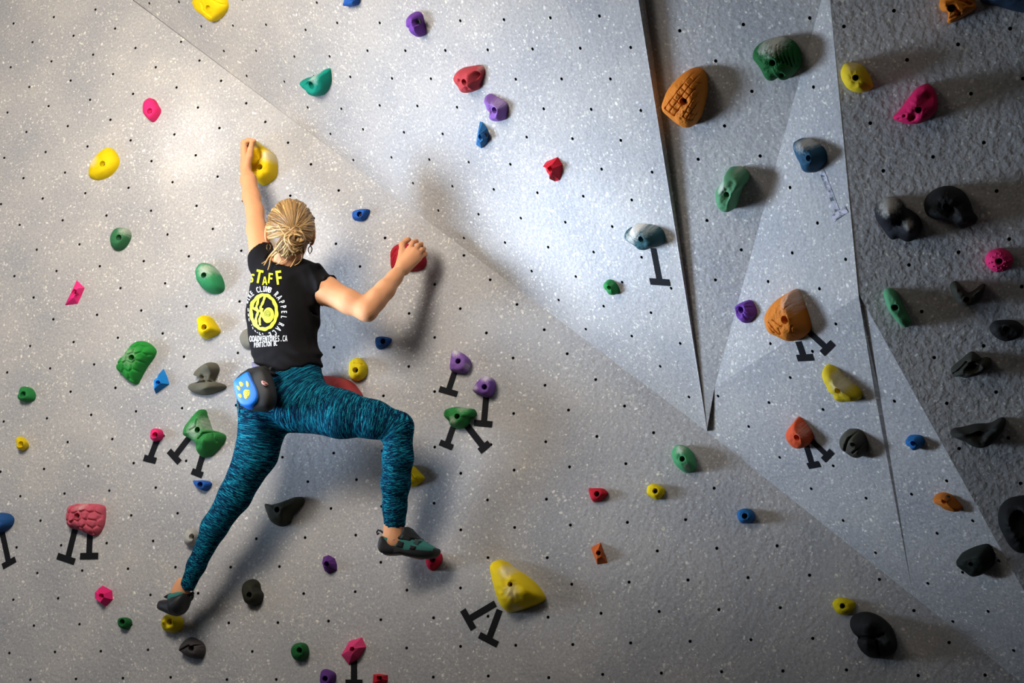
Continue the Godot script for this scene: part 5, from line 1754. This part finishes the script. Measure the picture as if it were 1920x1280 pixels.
func make_shoes(root: Node3D) -> void:
	var rubber := mat(Color(0.085, 0.09, 0.1), 0.55)
	var suede := mat(Color(0.20, 0.46, 0.43), 0.9)
	var strap := mat(Color(0.05, 0.045, 0.05), 0.7)
	var web := mat(Color(0.20, 0.28, 0.28), 0.8)
	# the higher foot, seen from its side, toe on the crimson hold
	var o := [712, 0.165, 827, 0.085]
	var shoe := puff(root, "shoe", v2([717, 1006, 713, 1016, 712, 1026, 717, 1037, 727, 1041.5, 740, 1041, 752, 1040.5, 767, 1044, 789, 1047.5, 810, 1047.5, 822, 1042, 826.5, 1034, 822, 1028, 806, 1033, 784, 1034.5, 765, 1032, 750, 1029, 740, 1022, 731, 1014, 722, 1004]), o, 0.040, rubber, 3.0, "black rubber climbing shoe with teal upper")
	puff(shoe, "upper", v2([719, 1006, 731, 1010, 752, 1010, 757, 1003, 764, 989, 769, 991, 783, 1006, 796, 1014, 810, 1022, 822, 1030, 820, 1037, 800, 1040, 770, 1038, 745, 1034, 728, 1026]), o, 0.0415, suede, 3.4, "teal suede upper")
	puff(shoe, "heel_rand", v2([718, 1005, 714, 1016, 713, 1027, 718, 1037, 730, 1041, 748, 1040, 752, 1031, 742, 1024, 732, 1016, 723, 1006]), o, 0.0425, rubber, 4.0)
	puff(shoe, "strap", v2([749, 1026, 754, 1014, 767, 1018, 764, 1029.5]), o, 0.046, strap, 6.0, "", 40, 7, false)
	puff(shoe, "strap", v2([774, 1031, 777, 1022.5, 790, 1026, 786, 1032.5]), o, 0.045, strap, 6.0, "", 40, 7, false)
	puff(shoe, "strap", v2([757, 1013, 766, 1001, 784, 1008, 778, 1017]), o, 0.044, strap, 6.0, "", 40, 7, false)
	puff(shoe, "strap_web", v2([757, 1012, 762, 1003, 768, 1004, 764, 1013]), o, 0.0462, web, 6.0, "", 40, 7, false)
	puff(shoe, "strap_web", v2([780, 1020, 785, 1010, 797, 1015, 792, 1026]), o, 0.0432, web, 6.0, "", 40, 7, false)
	puff(shoe, "tongue", v2([750, 1011, 757, 1003, 763, 989, 767, 988, 769, 991, 783, 1006, 790, 1011, 786, 1014, 772, 1006, 764, 1003, 757, 1013]), o, 0.0455, strap, 5.0)
	puff(shoe, "logo", v2([743, 1013.5, 749, 1010.5, 750, 1012, 745, 1014.5]), o, 0.0455, mat(Color(0.75, 0.75, 0.75), 0.5), 6.0, "", 24, 5, false)
	var st := st_new()
	var loop := PackedVector3Array()
	var rr := PackedFloat32Array()
	for p in [[720, 1000], [714, 995], [709, 993.5], [706.5, 997], [708, 1002], [711, 999]]:
		loop.append(at(p[0], p[1], 0.165))
		rr.append(0.0035)
	tube(st, loop, rr, 8)
	part(shoe, "pull_loop", st_end(st), strap)
	# the lower foot, seen from behind its heel, standing on the yellow knob
	o = [297, 0.10, 362, 0.165]
	shoe = puff(root, "shoe", v2([327, 1112, 345, 1107, 355, 1112, 353, 1128, 348, 1140, 342, 1149, 334, 1155, 323, 1153, 318, 1146, 317, 1134, 319, 1122]), [297, 0.145, 362, 0.145], 0.045, rubber, 2.2, "black rubber climbing shoe seen from its heel")
	puff(shoe, "toe_box", v2([318, 1124.5, 306, 1124, 300, 1127, 297, 1136, 299, 1142, 308, 1147, 319, 1152, 328, 1154, 332, 1140, 326, 1126]), [297, 0.075, 330, 0.10], 0.035, mat(Color(0.12, 0.125, 0.14), 0.5), 2.4)
	puff(shoe, "upper", v2([319, 1123, 322, 1115, 330, 1111, 346, 1107, 354, 1111, 350, 1122, 336, 1128, 322, 1128]), [297, 0.14, 362, 0.14], 0.0455, suede, 3.0, "teal suede upper")
	puff(shoe, "heel_rand", v2([324, 1124, 336, 1113, 352, 1111, 354, 1124, 348, 1142, 338, 1153, 328, 1152, 320, 1142, 319, 1132]), [297, 0.148, 362, 0.148], 0.047, rubber, 2.2)
	puff(shoe, "tongue", v2([326, 1110, 318, 1113, 309, 1119, 313, 1122, 320, 1123, 326, 1117]), [297, 0.10, 362, 0.10], 0.02, strap, 2.4)
	puff(shoe, "strap", v2([350, 1108, 358, 1110, 360, 1117, 356, 1126, 351, 1128, 347, 1118]), [297, 0.12, 362, 0.12], 0.03, strap, 2.4)
	st = st_new()
	loop = PackedVector3Array()
	rr = PackedFloat32Array()
	for p in [[354, 1119], [358, 1113], [362, 1109], [363.5, 1112], [360, 1117]]:
		loop.append(at(p[0], p[1], 0.145))
		rr.append(0.003)
	tube(st, loop, rr, 8)
	part(shoe, "pull_loop", st_end(st), strap)

func make_chalk_bag() -> void:
	var bag := thing("chalk_bag", "black chalk bag with a blue paw print panel hanging from the climber's waist", "chalk bag")
	var black := mat(Color(0.06, 0.058, 0.055), 0.6)
	var o := [440, 0.41, 520, 0.44]
	puff(bag, "pouch", v2([444, 713, 452, 702, 466, 692, 482, 688, 498, 688, 505, 696, 511, 710, 516, 728, 518, 745, 514, 762, 506, 770, 492, 772, 474, 770, 458, 766, 449, 752, 446, 734]), o, 0.045, black, 2.4, "black fabric pouch")
	puff(bag, "front_panel", v2([446, 716, 456, 708, 472, 697.5, 478, 703, 484, 714, 492, 730, 495.5, 743, 494, 754, 488, 762, 477, 768, 462, 766, 452, 752, 447, 732]), [440, 0.42, 520, 0.445], 0.045, mat(Color(0.02, 0.42, 0.80), 0.55), 6.0, "bright blue panel with a yellow paw print")
	var paw := mat(Color(0.93, 0.80, 0.16), 0.6)
	for p in [[[459, 719, 464, 719.5, 468.5, 724, 467, 729, 462, 729.5, 459.5, 725]], [[472.5, 717, 477, 720.5, 478.5, 727, 476, 731, 473, 729, 472, 723]], [[454, 726, 459.5, 728, 463, 733, 461.5, 737, 457.5, 735, 455, 730]], [[456.5, 743, 461, 741, 465, 744, 465.5, 749, 462.5, 751, 459, 748]], [[466, 738, 470, 732.5, 476, 733, 480.5, 735, 480.5, 744, 477, 750, 473, 753.5, 469, 752, 467, 746]]]:
		puff(bag, "paw_pad", v2(p[0]), [440, 0.4215, 520, 0.4465], 0.045, paw, 8.0, "", 36, 6)
	var ink := mat(Color(0.16, 0.15, 0.06), 0.7)
	for p in [[470.5, 736.5, 473], [475, 737, 478], [473.5, 740, 477], [473, 743, 475], [474, 746, 476]]:
		puff(bag, "print_stroke", v2([p[0], p[1], p[2], p[1] + 0.4, p[2] - 0.3, p[1] + 1.3, p[0], p[1] + 1.0]), [440, 0.4232, 520, 0.4482], 0.045, ink, 8.0, "", 16, 4, false)
	var st := st_new()
	var line := PackedVector3Array()
	var rr := PackedFloat32Array()
	for p in [[446, 717, 0.43], [445, 712, 0.435], [452, 702.5, 0.44], [466, 693, 0.445], [482, 688.5, 0.445], [497, 688.5, 0.44], [505, 696, 0.43]]:
		line.append(at(p[0], p[1], p[2]))
		rr.append(0.004)
	tube(st, line, rr, 8)
	part(bag, "rim", st_end(st), mat(Color(0.045, 0.042, 0.04), 0.8))
	puff(bag, "badge", v2([499, 718, 502, 716, 506, 718.5, 509.5, 723, 508, 726, 503, 726, 500, 723]), [440, 0.43, 520, 0.443], 0.043, mat(Color(0.72, 0.50, 0.46), 0.6), 8.0, "small pale red badge", 30, 5, false)
	puff(bag, "badge_mark", v2([502, 718.5, 506, 720, 507.5, 723.5, 503, 722.5]), [440, 0.4315, 520, 0.4445], 0.043, mat(Color(0.50, 0.14, 0.10), 0.6), 8.0, "", 24, 5, false)
	# the belt round the waist and its knot
	st = st_new()
	for lane in 3:
		line = PackedVector3Array()
		rr = PackedFloat32Array()
		for p in [[474, 683, 0.30], [480, 687, 0.34], [490, 692, 0.358], [500, 697, 0.366], [510, 699, 0.368]]:
			line.append(at(p[0], p[1] + (lane - 1) * 2.2, p[2]))
			rr.append(0.0045)
		tube(st, line, rr, 8)
	part(bag, "belt", st_end(st), mat(Color(0.40, 0.38, 0.46), 0.7), "greyish lilac webbing belt")
	puff(bag, "belt_knot", v2([503, 695, 508, 689, 513, 688, 512, 696, 516, 700, 522, 702, 515, 706, 508, 706, 504, 702]), [440, 0.37, 520, 0.385], 0.02, mat(Color(0.05, 0.05, 0.05), 0.8), 2.5)
	st = st_new()
	line = PackedVector3Array()
	rr = PackedFloat32Array()
	for p in [[447, 752], [448, 760], [449, 768], [449, 774]]:
		line.append(at(p[0], p[1], 0.38))
		rr.append(0.003)
	tube(st, line, rr, 6)
	part(bag, "drawcord", st_end(st), black)

func _ready() -> void:
	noise.seed = 7
	noise.frequency = 1.0
	steel_mat = mat(Color(0.16, 0.16, 0.17), 0.45, 0.6)
	make_camera_and_light()
	make_lamps()
	set_planes()
	make_room()
	make_wall()
	make_holds()
	make_tapes()
	make_climber()
